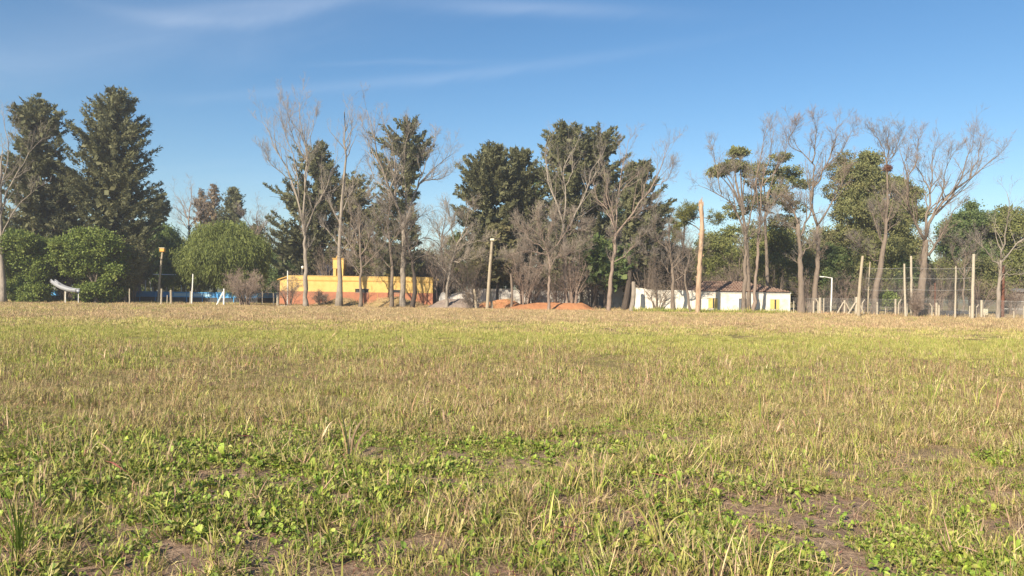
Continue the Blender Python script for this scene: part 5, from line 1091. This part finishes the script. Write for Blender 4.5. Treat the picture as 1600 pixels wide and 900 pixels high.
# ------------------------------------------------------------------ grass, weeds, straw
DRY = [(.47, .37, .175), (.40, .31, .145), (.29, .21, .10), (.55, .45, .23), (.36, .27, .13), (.16, .11, .07), (.44, .26, .16), (.62, .50, .30)]
GRN = [(.20, .26, .045), (.26, .32, .055), (.35, .39, .08), (.15, .21, .035), (.42, .43, .11)]
YG = [(.46, .41, .13), (.39, .37, .10), (.52, .45, .17), (.33, .33, .085), (.54, .44, .20)]
LEAFC = [(.19, .28, .04), (.25, .34, .05), (.32, .41, .065), (.14, .20, .035), (.36, .38, .09), (.30, .28, .10)]
RED = [(.22, .07, .06), (.32, .14, .10), (.18, .06, .055)]
def pick(pal, n): 
    p = np.array(pal); return p[RNG.integers(0, len(p), n)]*RNG.uniform(.85, 1.15, (n, 1))
def blades(n, R, h, wd, lean, pal, bend=.5, clump=1.0):
    a = RNG.uniform(0, 2*PI, n); r = R*np.sqrt(RNG.random(n))*clump; b = np.stack([np.cos(a)*r, np.sin(a)*r, np.full(n, -.01)], 1)
    a2 = a+RNG.normal(0, 1.1, n) if clump == 1 else RNG.uniform(0, 2*PI, n)
    L = RNG.uniform(h[0], h[1], n); ln = np.abs(RNG.normal(0, lean, n)); hd = np.stack([np.cos(a2), np.sin(a2), 0*a2], 1)
    el = np.clip(PI/2-ln, .08, PI/2); d0 = hd*np.cos(el)[:, None]+np.array([0, 0, 1])*np.sin(el)[:, None]
    bd = np.abs(RNG.normal(0, bend, n)); el2 = el-bd; d1 = hd*np.cos(el2)[:, None]+np.array([0, 0, 1])*np.sin(el2)[:, None]
    s = np.stack([-np.sin(a2+RNG.normal(0, .9, n)), np.cos(a2+RNG.normal(0, .9, n)), 0*a2], 1); W = RNG.uniform(*wd, n)[:, None]*.5
    m = b+d0*(L*.55)[:, None]; tp = m+d1*(L*.5)[:, None]; tp[:, 2] = np.maximum(tp[:, 2], .004)
    V = np.stack([b-s*W*.7, b+s*W*.7, m-s*W, m+s*W, tp], 1).reshape(-1, 3); k = np.arange(n)[:, None]*5
    F = np.concatenate([k+[[0, 1, 3]], k+[[0, 3, 2]], k+[[2, 3, 4]]]); c = np.repeat(pick(pal, n), 5, 0)
    return V, F, c
def cat_parts(parts):
    V = []; F = []; C = []; n = 0
    for v, f, c in parts: V.append(v); F.append(f+n); C.append(c); n += len(v)
    return np.concatenate(V), np.concatenate(F), np.concatenate(C)
def rosette(n, L, pal, el=(.35, 1.2), fat=.27):
    V = []; F = []; C = []; pal_c = pick(pal, n)
    prof = [(0, .10), (.3, .8), (.6, 1.0), (.85, .55), (1.0, 0)]
    for i in range(n):
        a = 2*PI*i/n+RNG.normal(0, .6); e = RNG.uniform(*el); l = RNG.uniform(L[0], L[1]); h = np.array([math.cos(a), math.sin(a), 0]); s = np.array([-math.sin(a), math.cos(a), 0]); p = h*.006+np.array([RNG.normal(0, .012), RNG.normal(0, .012), 0.0]); b = len(V)
        s = norm(s*math.cos(.4)+np.array([0, 0, 1])*RNG.normal(0, .45)); wf = fat*RNG.uniform(.7, 1.25); last = 0; dr = RNG.uniform(.2, 1.3)
        for (t, w) in prof:
            ee = e-t*t*dr; p = p+(h*math.cos(ee)+np.array([0, 0, math.sin(ee)]))*l*(t-last); last = t; q = w*l*wf
            V += [p-s*q+np.array([0, 0, .35*q]), p, p+s*q+np.array([0, 0, .35*q])]
        for k in range(4):
            q = b+k*3; F += [(q, q+1, q+4), (q, q+4, q+3), (q+1, q+2, q+5), (q+1, q+5, q+4)]
        C += [pal_c[i]]*15
    return np.array(V), np.array(F), np.array(C)
def dead_weed(h, pal, n=8, w=(.004, .012)):
    """bent and broken strap leaves from one foot"""
    V = []; F = []; C = []
    for i in range(n):
        a = RNG.uniform(0, 2*PI); L = h*RNG.uniform(.5, 1.3); el = PI/2-abs(RNG.normal(0, .45)); ww = RNG.uniform(*w)*.5; p = np.array([RNG.normal(0, .02), RNG.normal(0, .02), -.01]); b = len(V); c = pick(pal, 1)[0]; S = 7; kink = RNG.integers(2, 7); sd = RNG.uniform(.04, .3)
        s = np.array([-math.sin(a+RNG.normal(0, .6)), math.cos(a+RNG.normal(0, .6)), RNG.normal(0, .25)])
        for k in range(S+1):
            u = k/S; q = ww*(.5+1.2*u if u < .45 else 1.04*(1-(u-.45)/.55)+.04); hd = np.array([math.cos(a), math.sin(a), 0]); V += [p-s*q, p+s*q]
            el -= sd*u+(RNG.uniform(.5, 1.3) if k == kink and i % 2 else 0); el = max(el, -1.25); p = p+(hd*math.cos(el)+np.array([0, 0, math.sin(el)]))*L/S; p[2] = max(p[2], .006)
        for k in range(S): q = b+k*2; F += [(q, q+1, q+3), (q, q+3, q+2)]
        C += [c]*(2*(S+1))
    return np.array(V), np.array(F), np.array(C)
def straws(n, L, wd, pal, R=.15, h=.05):
    V = []; F = []; C = []
    for i in range(n):
        a = RNG.uniform(0, 2*PI); l = RNG.uniform(*L); w = RNG.uniform(*wd)*.5; p = np.array([RNG.normal(0, R), RNG.normal(0, R), RNG.uniform(.005, h)]); el = RNG.normal(.1, .35); b = len(V); c = pick(pal, 1)[0]; tw = RNG.uniform(-.6, .6)
        for k in range(5):
            hd = np.array([math.cos(a), math.sin(a), 0]); s = np.array([-math.sin(a)*math.cos(tw), math.cos(a)*math.cos(tw), math.sin(tw)]); ww = w*(1-.25*abs(k-2)) if k < 4 else w*.2
            V += [p-s*ww, p+s*ww]; p = p+(hd*math.cos(el)+np.array([0, 0, math.sin(el)]))*l/4; p[2] = max(p[2], .004); a += RNG.normal(0, .3); el -= RNG.uniform(0, .35); tw += RNG.normal(0, .3)
        for k in range(4): q = b+k*2; F += [(q, q+1, q+3), (q, q+3, q+2)]
        C += [c]*10
    return np.array(V), np.array(F), np.array(C)
def seed_stems(n, h, pal, R=.05):
    V = []; F = []; C = []
    for i in range(n):
        a = RNG.uniform(0, 2*PI); p = np.array([RNG.normal(0, R), RNG.normal(0, R), 0.]); l = RNG.uniform(*h); c = pick(pal, 1)[0]; ln = RNG.uniform(0, .3)
        d = norm(np.array([math.cos(a)*ln, math.sin(a)*ln, 1])); s = np.array([-math.sin(a), math.cos(a), 0])*.0022; b = len(V); e = p+d*l
        V += [p-s, p+s, e+s*.6, e-s*.6]; F += [(b, b+1, b+2), (b, b+2, b+3)]; C += [c]*4
        for k in range(7):
            q = p+d*l*(.72+.04*k); aa = RNG.uniform(0, 2*PI); dd = norm(np.array([math.cos(aa), math.sin(aa), .9]))*l*.10; b = len(V); s2 = np.array([-math.sin(aa), math.cos(aa), .3])*.004
            V += [q, q+dd*.6+s2, q+dd, q+dd*.6-s2]; F += [(b, b+1, b+2), (b, b+2, b+3)]; C += [c*.8]*4
    return np.array(V), np.array(F), np.array(C)
PROTO = {}
def proto_set(kind, mat, makers):
    col = bpy.data.collections.new('kinds_of_'+kind)
    for i, f in enumerate(makers):
        V, F, C = f(); o = bpy.data.objects.new('%s_%02d' % (kind, i), mesh_from(kind, V, F, mat, col=C)); col.objects.link(o)
    PROTO[kind] = (col, len(makers))
DRYF = [(.58, .42, .23), (.50, .36, .20), (.62, .46, .27), (.44, .31, .18)]; DRYB = [(.34, .25, .14), (.26, .18, .10), (.42, .32, .18), (.20, .14, .09), (.30, .19, .13)]; MIXD = DRY*2+GRN*2+YG[:2]; MIXG = GRN*2+DRY[:3]+YG; 
proto_set('dry_tuft', 'grass_blades', [lambda: cat_parts([blades(12, .08, (.04, .14), (.003, .008), .8, DRY, bend=.7), blades(5, .06, (.04, .12), (.003, .007), .7, GRN)])]*6)
proto_set('green_tuft', 'grass_blades', [lambda: cat_parts([blades(12, .06, (.04, .13), (.004, .009), .7, GRN+YG[:2], bend=.6), blades(4, .06, (.05, .12), (.003, .006), .9, DRY)])]*6)
proto_set('tall_tuft', 'grass_blades', [lambda: cat_parts([blades(10, .04, (.10, .26), (.003, .008), .6, MIXD, bend=.7), seed_stems(2, (.18, .34), DRY)])]*6)
proto_set('tall_green_tuft', 'grass_blades', [lambda: cat_parts([blades(11, .04, (.09, .22), (.004, .009), .6, GRN+YG, bend=.6), blades(4, .05, (.1, .2), (.004, .008), .8, DRY)])]*6)
proto_set('mid_dry', 'grass_blades', [lambda: cat_parts([blades(44, .22, (.035, .10), (.004, .010), 1.0, MIXD, bend=.7, clump=1.001), seed_stems(2, (.12, .25), DRY, R=.15)])]*7)
proto_set('mid_green', 'grass_blades', [lambda: blades(44, .22, (.04, .12), (.005, .010), .65, MIXG, clump=1.001)]*5)
proto_set('mid_yellow', 'grass_blades', [lambda: blades(54, .22, (.05, .13), (.004, .008), .5, YG+GRN[1:3], clump=1.001)]*5)
proto_set('far_dry', 'grass_blades', [lambda: blades(110, .5, (.06, .17), (.008, .016), .7, DRYF*3+DRY+YG[:1], clump=1.001)]*5)
proto_set('far_yellow', 'grass_blades', [lambda: blades(120, .5, (.05, .13), (.007, .014), .5, YG*2+GRN[1:3]+DRYF[:2], clump=1.001)]*4)
proto_set('far_green', 'grass_blades', [lambda: blades(110, .5, (.05, .16), (.007, .014), .5, GRN+YG, clump=1.001)]*3)
def lift(r, z0, z1): v, f, c = r; return v+np.array([RNG.normal(0, .045), RNG.normal(0, .045), RNG.uniform(z0, z1)]), f, c
proto_set('rosette', 'weed_leaves', [lambda: cat_parts([lift(rosette(int(RNG.integers(5, 9)), (.045, .085), LEAFC, el=(.5, 1.45)), 0, .01), lift(rosette(4, (.03, .07), LEAFC, el=(.3, 1.2)), .0, .05)])]*7)
proto_set('clover', 'weed_leaves', [lambda: cat_parts([lift(rosette(4, (.022, .05), LEAFC, el=(.3, 1.2), fat=.38), .0, .06) for _ in range(5)])]*6)
DEAD = [(.40, .29, .17), (.32, .22, .13), (.50, .39, .23), (.26, .17, .11), (.16, .11, .075), (.48, .32, .22), (.40, .38, .14)]
proto_set('dead_weed', 'straw', [lambda: dead_weed(.24, DEAD, 8)]*8)
proto_set('strap_weed', 'grass_blades', [lambda: dead_weed(.22, GRN+YG+DEAD[:1], 8)]*7)
proto_set('dead_wisp', 'straw', [lambda: dead_weed(.16, DEAD, 12, w=(.003, .007))]*7)
proto_set('straw', 'straw', [lambda: straws(6, (.06, .20), (.002, .006), DRYB*4+RED[:1])]*6)
proto_set('red_blade', 'straw', [lambda: straws(2, (.12, .26), (.008, .016), RED+DRY[:1])]*3)
def scatter_nodes(colln):
    ng = bpy.data.node_groups.new('scatter_'+colln.name, 'GeometryNodeTree')
    ng.interface.new_socket('Geometry', in_out='INPUT', socket_type='NodeSocketGeometry'); ng.interface.new_socket('Geometry', in_out='OUTPUT', socket_type='NodeSocketGeometry')
    N = ng.nodes; L = ng.links; gi = N.new('NodeGroupInput'); go = N.new('NodeGroupOutput')
    ci = N.new('GeometryNodeCollectionInfo'); ci.inputs['Collection'].default_value = colln; ci.inputs['Separate Children'].default_value = True; ci.inputs['Reset Children'].default_value = True
    iop = N.new('GeometryNodeInstanceOnPoints'); iop.inputs['Pick Instance'].default_value = True
    def na(nm, dt): n = N.new('GeometryNodeInputNamedAttribute'); n.data_type = dt; n.inputs['Name'].default_value = nm; return n.outputs['Attribute']
    L.new(gi.outputs[0], iop.inputs['Points']); L.new(ci.outputs[0], iop.inputs['Instance']); L.new(na('idx', 'INT'), iop.inputs['Instance Index'])
    L.new(na('rot', 'FLOAT_VECTOR'), iop.inputs['Rotation']); L.new(na('scl', 'FLOAT_VECTOR'), iop.inputs['Scale']); L.new(iop.outputs[0], go.inputs[0]); return ng
def scatter(name, label, cat, kind, X, Y, smin=.75, smax=1.3, Z=None, tilt=.12, cap=1.3):
    n = len(X); col, k = PROTO[kind]; me = bpy.data.meshes.new(name); me.vertices.add(n)
    Z = ground_z(X, Y) if Z is None else Z
    me.vertices.foreach_set('co', np.stack([X, Y, Z], 1).astype(np.float32).ravel())
    a = me.attributes.new('idx', 'INT', 'POINT'); a.data.foreach_set('value', RNG.integers(0, k, n).astype(np.int32))
    a = me.attributes.new('rot', 'FLOAT_VECTOR', 'POINT'); a.data.foreach_set('vector', np.stack([RNG.normal(0, tilt, n), RNG.normal(0, tilt, n), RNG.uniform(0, 2*PI, n)], 1).astype(np.float32).ravel())
    hf = Z5(X+700, Y+700, .85, 3); s = RNG.uniform(smin, smax, n)*np.clip(.35+1.35*(hf-.22)/.5, .45, cap); a = me.attributes.new('scl', 'FLOAT_VECTOR', 'POINT'); a.data.foreach_set('vector', np.stack([s, s, s*RNG.uniform(.75, 1.25, n)], 1).astype(np.float32).ravel())
    me.update(); o = link(name, me, kind='stuff'); tag(o, label, cat)
    md = o.modifiers.new('scatter', 'NODES'); md.node_group = scatter_nodes(col); return o
def sample(y0, y1, dens, m=1.2, k=.70):
    m = m*2+1.2
    A = k*(y1*y1-y0*y0)+2*m*(y1-y0); n = int(A*dens*1.45); Y = np.sqrt(RNG.uniform(y0*y0, y1*y1, n)); X = RNG.uniform(-1, 1, n)*(k*Y+m); q = Z6(X+900, Y+900, 1.9, 3); keep = RNG.random(n) < np.clip((q-.27)*2.6, .12, 1); return X[keep], Y[keep]
Z5 = Noise2(77); Z6 = Noise2(78)
Z1, Z2, Z3, Z4 = Noise2(21), Noise2(22), Noise2(23), Noise2(24)
def fields(X, Y):
    """how green / how bare / how yellow-green the sward is at a place"""
    green = Z1(X+300, Y*1.1+300, .55, 4); bare = Z2(X+300, Y*1.2+300, .5, 4); big = Z3(X+300, Y*.6+300, .07, 3)
    return green, bare, big
def zone_far(X, Y):
    # 0 dry .. 1 yellow-green: broad bands that run across the field
    w = (Z3(X+100, Y*1.4+100, .06, 4)-.5)*16
    u = Y+w*.8
    band = np.clip((u-19.5)/4, 0, 1)*np.clip((46-u)/7, 0, 1)*np.clip((53-Y)/6, 0, 1)
    return band, Z4(X+200, Y*.35+200, .06, 3)
WEED_SPOTS = [(520, 8.9, 1.6, .45), (600, 8.1, 1.5, .5), (900, 8.6, 1.0, .6), (1010, 8.3, 1.0, .4), (300, 8.0, 1.2, .4), (700, 7.2, 1.2, .4), (1180, 5.2, .9, .5), (1400, 5.3, 1.0, .5), (360, 5.1, .6, .4), (760, 6.6, .8, .3), (180, 6.6, .8, .5), (1480, 4.9, .7, .4)]
# --- near sward
X, Y = sample(3.4, 13, 240); g, b, big = fields(X, Y); r = RNG.random(len(X))
nearbare = np.clip((b-.50)*5, 0, 1)*np.clip((8.2-Y)/2.4, 0, 1)*.82
wz = np.clip((g-.53)*7, 0, 1)*np.clip((10.3-Y)/2.2, 0, 1); alive = (r > nearbare) & (RNG.random(len(X)) > .35*wz); X, Y, g = X[alive], Y[alive], g[alive]
dryw = np.clip((Y-6.5)/4.5, .14, .68)+(.5-g)*1.8; r = RNG.random(len(X)); d = r < dryw
scatter('dry_grass', 'short dry tan grass over the foreground of the field', 'grass', 'dry_tuft', X[d], Y[d]); scatter('green_grass', 'short green grass blades over the foreground of the field', 'grass', 'green_tuft', X[~d], Y[~d])
X, Y = sample(4.2, 13, 26); g, b, big = fields(X, Y); k = RNG.random(len(X)) < .25+.75*np.clip((Y-6)/4, 0, 1); X, Y, g = X[k], Y[k], g[k]; d = RNG.random(len(X)) < .62
scatter('tall_dry_grass', 'taller dry seeding grass standing out of the near field', 'grass', 'tall_tuft', X[d], Y[d], .55, 1.15, tilt=.18); scatter('tall_green_grass', 'taller green grass standing out of the near field', 'grass', 'tall_green_tuft', X[~d], Y[~d], .55, 1.2, tilt=.18)
X, Y = sample(3.4, 11, 380); g, b, big = fields(X, Y)
wd = .66*np.clip((g-.47)*8, 0, 1)*np.clip((11-Y)/3.4, 0, 1); wd = np.maximum(wd, .12*np.clip((9-Y)/2, 0, 1)); spots = sum(np.exp(-(((X-G(a, yy).x)/rx)**2+((Y-yy)/ry)**2)) for a, yy, rx, ry in WEED_SPOTS); wd = np.clip(wd+.6*spots, 0, .85); wd *= 1-.85*np.clip((b-.47)*7, 0, 1)*np.clip((7.5-Y)/2, 0, 1)
k = RNG.random(len(X)) < wd; X, Y = X[k], Y[k]; d = RNG.random(len(X)) < .6
scatter('broadleaf_weeds', 'bright green broad leafed weeds in patches near the camera', 'weeds', 'rosette', X[d], Y[d], .45, 1.15, cap=1.0, tilt=.25); scatter('clover', 'small bright green leaf patches low in the grass', 'weeds', 'clover', X[~d], Y[~d], .6, 1.2, cap=1.0, tilt=.15)
X, Y = sample(3.4, 13, 60); scatter('straw_litter', 'dead bleached straw lying over soil and grass', 'straw', 'straw', X, Y, .6, 1.3, tilt=.15)
X, Y = sample(3.4, 13, 3.5); scatter('dead_weeds', 'withered strap leafed weeds in the near field', 'weeds', 'dead_weed', X, Y, .4, 1.15, tilt=.2)
X, Y = sample(3.4, 13, 5.0); scatter('strap_weeds', 'green and yellow strap leafed weeds in the near field', 'weeds', 'strap_weed', X, Y, .4, 1.1, tilt=.2)
X, Y = sample(3.4, 16, 42); scatter('dead_wisps', 'tangled thin dead grass in the near field', 'grass', 'dead_wisp', X, Y, .5, 1.2, tilt=.3)
X, Y = sample(13, 28, 1.0, 2); scatter('dead_weeds', 'withered strap leafed weeds in the middle field', 'weeds', 'dead_weed', X, Y, .5, 1.5, tilt=.2)
X, Y = sample(13, 28, .9, 2); scatter('strap_weeds', 'green and yellow strap leafed weeds in the middle field', 'weeds', 'strap_weed', X, Y, .5, 1.5, tilt=.2)
X, Y = sample(16, 24, 8, 2); scatter('dead_wisps', 'tangled thin dead grass in the middle field', 'grass', 'dead_wisp', X, Y, .8, 1.7, tilt=.3)
X, Y = sample(3.4, 9, 720); b = Z2(X+300, Y*1.2+300, .5, 4); k = RNG.random(len(X)) < np.clip((b-.47)*7, 0, 1)*np.clip((8.6-Y)/2.4, 0, 1)*.8; X, Y = X[k], Y[k]; d = RNG.random(len(X)) < .5
scatter('straw_litter', 'brown straw littering the bare soil patches', 'straw', 'straw', X[d], Y[d], .4, .9, tilt=.1); X, Y = X[~d], Y[~d]; d = RNG.random(len(X)) < .7
scatter('dead_wisps', 'low dead wisps on the bare soil patches', 'grass', 'dead_wisp', X[d], Y[d], .3, .7, tilt=.5); scatter('sprouts', 'small green sprouts on the bare soil patches', 'weeds', 'clover', X[~d], Y[~d], .4, .8, cap=1.0, tilt=.2)
X, Y = sample(3.4, 12, .8); scatter('red_leaves', 'dark red withered leaves scattered in the near grass', 'dead leaves', 'red_blade', X, Y, .6, 1.2, tilt=.2)
# --- middle
X, Y = sample(12.3, 33, 34, 1.5); band, nzv = zone_far(X, Y); g = Z1(X+300, Y+300, .22, 3); r = RNG.random(len(X))
yl = r < band*.92; rest = ~yl; gr = rest & (RNG.random(len(X)) < np.clip((g-.45)*4+.36, .08, .85)); dr = rest & ~gr
scatter('dry_grass', 'brown dry grass of the middle field', 'grass', 'mid_dry', X[dr], Y[dr]); scatter('green_grass', 'green grass tufts of the middle field', 'grass', 'mid_green', X[gr], Y[gr]); scatter('yellow_green_grass', 'fine yellow green grass of the middle field', 'grass', 'mid_yellow', X[yl], Y[yl])
X, Y = sample(12, 23, 4.2, 1.5); scatter('tall_dry_grass', 'scattered taller seeding grass of the middle field', 'grass', 'tall_tuft', X, Y, .7, 1.35, tilt=.18)
X, Y = sample(12, 24, 2.6, 1.5); scatter('tall_green_grass', 'scattered taller green grass of the middle field', 'grass', 'tall_green_tuft', X, Y, .7, 1.3, tilt=.18)
# --- far
X, Y = sample(32, 98, 4.6, 4); band, nzv = zone_far(X, Y); r = RNG.random(len(X)); yl = r < np.maximum(band*.9, np.clip((nzv-.52)*2.4, 0, .4)); gr = ~yl & (RNG.random(len(X)) < np.clip((nzv-.48)*1.5, .02, .25)*(Y < 80)); dr = ~yl & ~gr
inside = (Y < 91) | (np.abs(X) < 75)
for m_, kd, nm, lb in ((dr, 'far_dry', 'dry_grass', 'brown dry grass of the far field'), (yl, 'far_yellow', 'yellow_green_grass', 'yellow green grass band across the far field'), (gr, 'far_green', 'green_grass', 'green grass patches of the far field')):
    m_ = m_ & inside; scatter(nm, lb, 'grass', kd, X[m_], Y[m_], .8, 1.25)
# rough margin by the fences and on the heaps
n = 2600; X = RNG.uniform(-64, 60, n); Y = RNG.uniform(0, 1, n)*7+86.5-np.clip((X-5)/50, 0, 1)*9.5
scatter('rough_grass', 'rough tall dry grass along the far edge of the field', 'grass', 'far_dry', X, Y, .9, 1.9, tilt=.1)
n = 500; X = RNG.uniform(-64, 60, n); Y = RNG.uniform(0, 1, n)*6+86.5-np.clip((X-5)/50, 0, 1)*9.5
scatter('rough_green_grass', 'green weeds along the far edge of the field', 'grass', 'far_green', X, Y, 1.0, 2.2, tilt=.1)
n = 420; X = RNG.uniform(G(1000, 82).x, G(1262, 82).x, n); Y = RNG.uniform(79.5, 83.6, n); scatter('wall_weeds', 'green and dry weeds at the foot of the white wall and house', 'weeds', 'far_green', X, Y, 1.2, 3.2, tilt=.1)
n = 300; X = RNG.uniform(G(1240, 76).x, G(1620, 76).x, n); Y = RNG.uniform(74, 79, n); scatter('fence_weeds', 'dry and green weeds along the foot of the chain link fence', 'weeds', 'far_dry', X, Y, 1.0, 2.6, tilt=.1)
hx = []; 
for (pa, pb, Yc, sf, nn_) in ((497, 573, 88, SURF[3], 150), (570, 668, 88, SURF[4], 190), (752, 800, 88, SURF[1], 36)):
    x_ = RNG.uniform(G(pa, Yc).x, G(pb, Yc).x, nn_); y_ = Yc+RNG.uniform(-2.2, 1.2, nn_); hx.append(np.stack([x_, y_, sf(x_, y_)], 1))
hx = np.concatenate(hx); scatter('heap_grass', 'dry and green grass growing over the earth heaps', 'grass', 'far_dry', hx[:, 0], hx[:, 1], .6, 1.3, Z=hx[:, 2])
# single tall plants that stand out
def tall_weed(px, py_foot, top_px, label, n=9, spread=.35, pal=None, w=(.010, .02), seeds=2, droopers=2):
    lo, hi = 2.0, 90.0
    for _ in range(40):
        m = (lo+hi)/2
        if P(px, py_foot, m).z > 0: lo = m
        else: hi = m
    Y = hi; o = P(px, py_foot, Y); 
    Yh = P(px, py_foot, Y); h = top_px*Y/FPX; o = Vector((o.x, Y, float(ground_z(np.array([o.x]), np.array([Y]))[0])))
    t = thing('tall_weed', label, 'weed', o, 'tall weeds standing above the field grass')
    pal = pal or (GRN+YG+DRY[:3])
    for i in range(n):
        a = RNG.uniform(0, 2*PI); L = h*RNG.uniform(.6, 1.05) if i else h*1.05; hd = np.array([math.cos(a), math.sin(a)*.5, 0]); ln = RNG.uniform(.05, .5) if i else .05
        el = PI/2-ln; p = np.array([RNG.normal(0, .015), RNG.normal(0, .015), -.02]); ww = RNG.uniform(*w)*.5; V = []; F = []; c = pick(pal, 1)[0]; S = 9; s = np.array([-math.sin(a+.6), math.cos(a+.6), 0])
        bd = RNG.uniform(.02, .16) if i >= droopers else RNG.uniform(.22, .38)
        for k in range(S+1):
            u = k/S; q = ww*(.6+.8*u if u < .5 else 1.0*(1-(u-.5)*2)**.7+.03); V += [p-s*q+(0, 0, .3*q), p, p+s*q+(0, 0, .3*q)]; p = p+(hd*math.cos(el)+np.array([0, 0, math.sin(el)]))*L/S; el -= bd*(u*1.6); p[2] = max(p[2], .005)
        for k in range(S):
            q = k*3; F += [(q, q+1, q+4), (q, q+4, q+3), (q+1, q+2, q+5), (q+1, q+5, q+4)]
        link('leaf', mesh_from('leaf', np.array(V), np.array(F), 'grass_blades', col=np.tile(c, (len(V), 1))), t)
    if seeds:
        V, F, C = seed_stems(seeds, (h*.8, h*1.1), DRY, R=.02); link('seed_stem', mesh_from('seed_stem', V, F, 'straw', col=C), t)
for a in [(1452, 640, 95, 'tallest weed clump on the right, one leaf arching far to the right', 9), (1510, 632, 62, 'weed clump right of the tallest one on the right', 7), (1526, 640, 55, 'upright dark green weed just right of the tallest weed clump', 6, .3, GRN),
          (846, 570, 72, 'thin seeding weed standing against the yellow green band at the middle', 3, .3, None, (.008, .014), 5), (955, 600, 46, 'single bent yellow blade weed right of the thin seeding weed', 3, .3, YG, (.012, .02), 0),
          (458, 650, 48, 'broad upright yellow green blade left of the middle', 3, .2, YG, (.02, .035), 0, 0), (548, 720, 95, 'drooping bent dead weed clump left of the middle', 9, .4, DRY, (.014, .026), 0, 6), (500, 700, 60, 'pinkish dead weed clump left of the drooping one', 6, .4, DRY, (.012, .02), 0, 4),
          (640, 660, 62, 'forked pale dead weed between the middle and the bent clump', 4, .3, DRY, (.012, .02), 0, 1), (665, 665, 50, 'bent tan weed right of the forked pale one', 4, .3, DRY, (.012, .018), 0, 3), (975, 660, 60, 'weed clump with green blades right of the centre', 6, .3, GRN+YG, (.01, .02), 1),
          (1190, 665, 70, 'green and yellow bladed weed in the right middle', 7, .3, GRN+YG, (.012, .02), 1), (1290, 640, 60, 'dry pinkish weed left of the tallest weed clump', 6, .3, DRY, (.01, .02), 1), (270, 640, 55, 'grey tan seeding weed on the left', 5, .3, DRY, (.01, .016), 3),
          (115, 640, 45, 'small green weed on the far left of the field', 6, .3, GRN, (.01, .018), 0), (360, 690, 60, 'tan weed below the light green tree', 6, .3, DRY+YG, (.012, .02), 1), (30, 880, 150, 'dense bluish green grass clump in the lower left corner', 26, .4, GRN[:1]+GRN[3:4], (.006, .01), 0, 8),
          (1030, 860, 110, 'bent yellow green blades low right of the centre', 6, .4, YG, (.014, .022), 0, 4), (640, 780, 75, 'long folded yellow leaf over the bare soil at the lower middle', 4, .4, YG+DRY[:1], (.014, .022), 0, 3), (1555, 650, 60, 'dark drooping weed near the right edge', 6, .3, DRY, (.012, .02), 1)]:
    tall_weed(*a)

# ------------------------------------------------------------------ air
def haze():
    m = bpy.data.materials.new('haze_air'); m.use_nodes = True; nt = m.node_tree; nt.nodes.clear()
    out = nt.nodes.new('ShaderNodeOutputMaterial'); v = nt.nodes.new('ShaderNodeVolumePrincipled'); v.inputs['Color'].default_value = (.88, .88, .90, 1); v.inputs['Density'].default_value = HAZE; v.inputs['Anisotropy'].default_value = .3
    nt.links.new(v.outputs[0], out.inputs['Volume']); MATS['haze_air'] = m
    o = MB().box(-3700, 3700, -200, 3700, -1.6, 27).build('haze', 'haze_air', kind='stuff'); tag(o, 'thin pale haze in the air over the whole field', 'haze')
HAZE = 0.0008
haze()
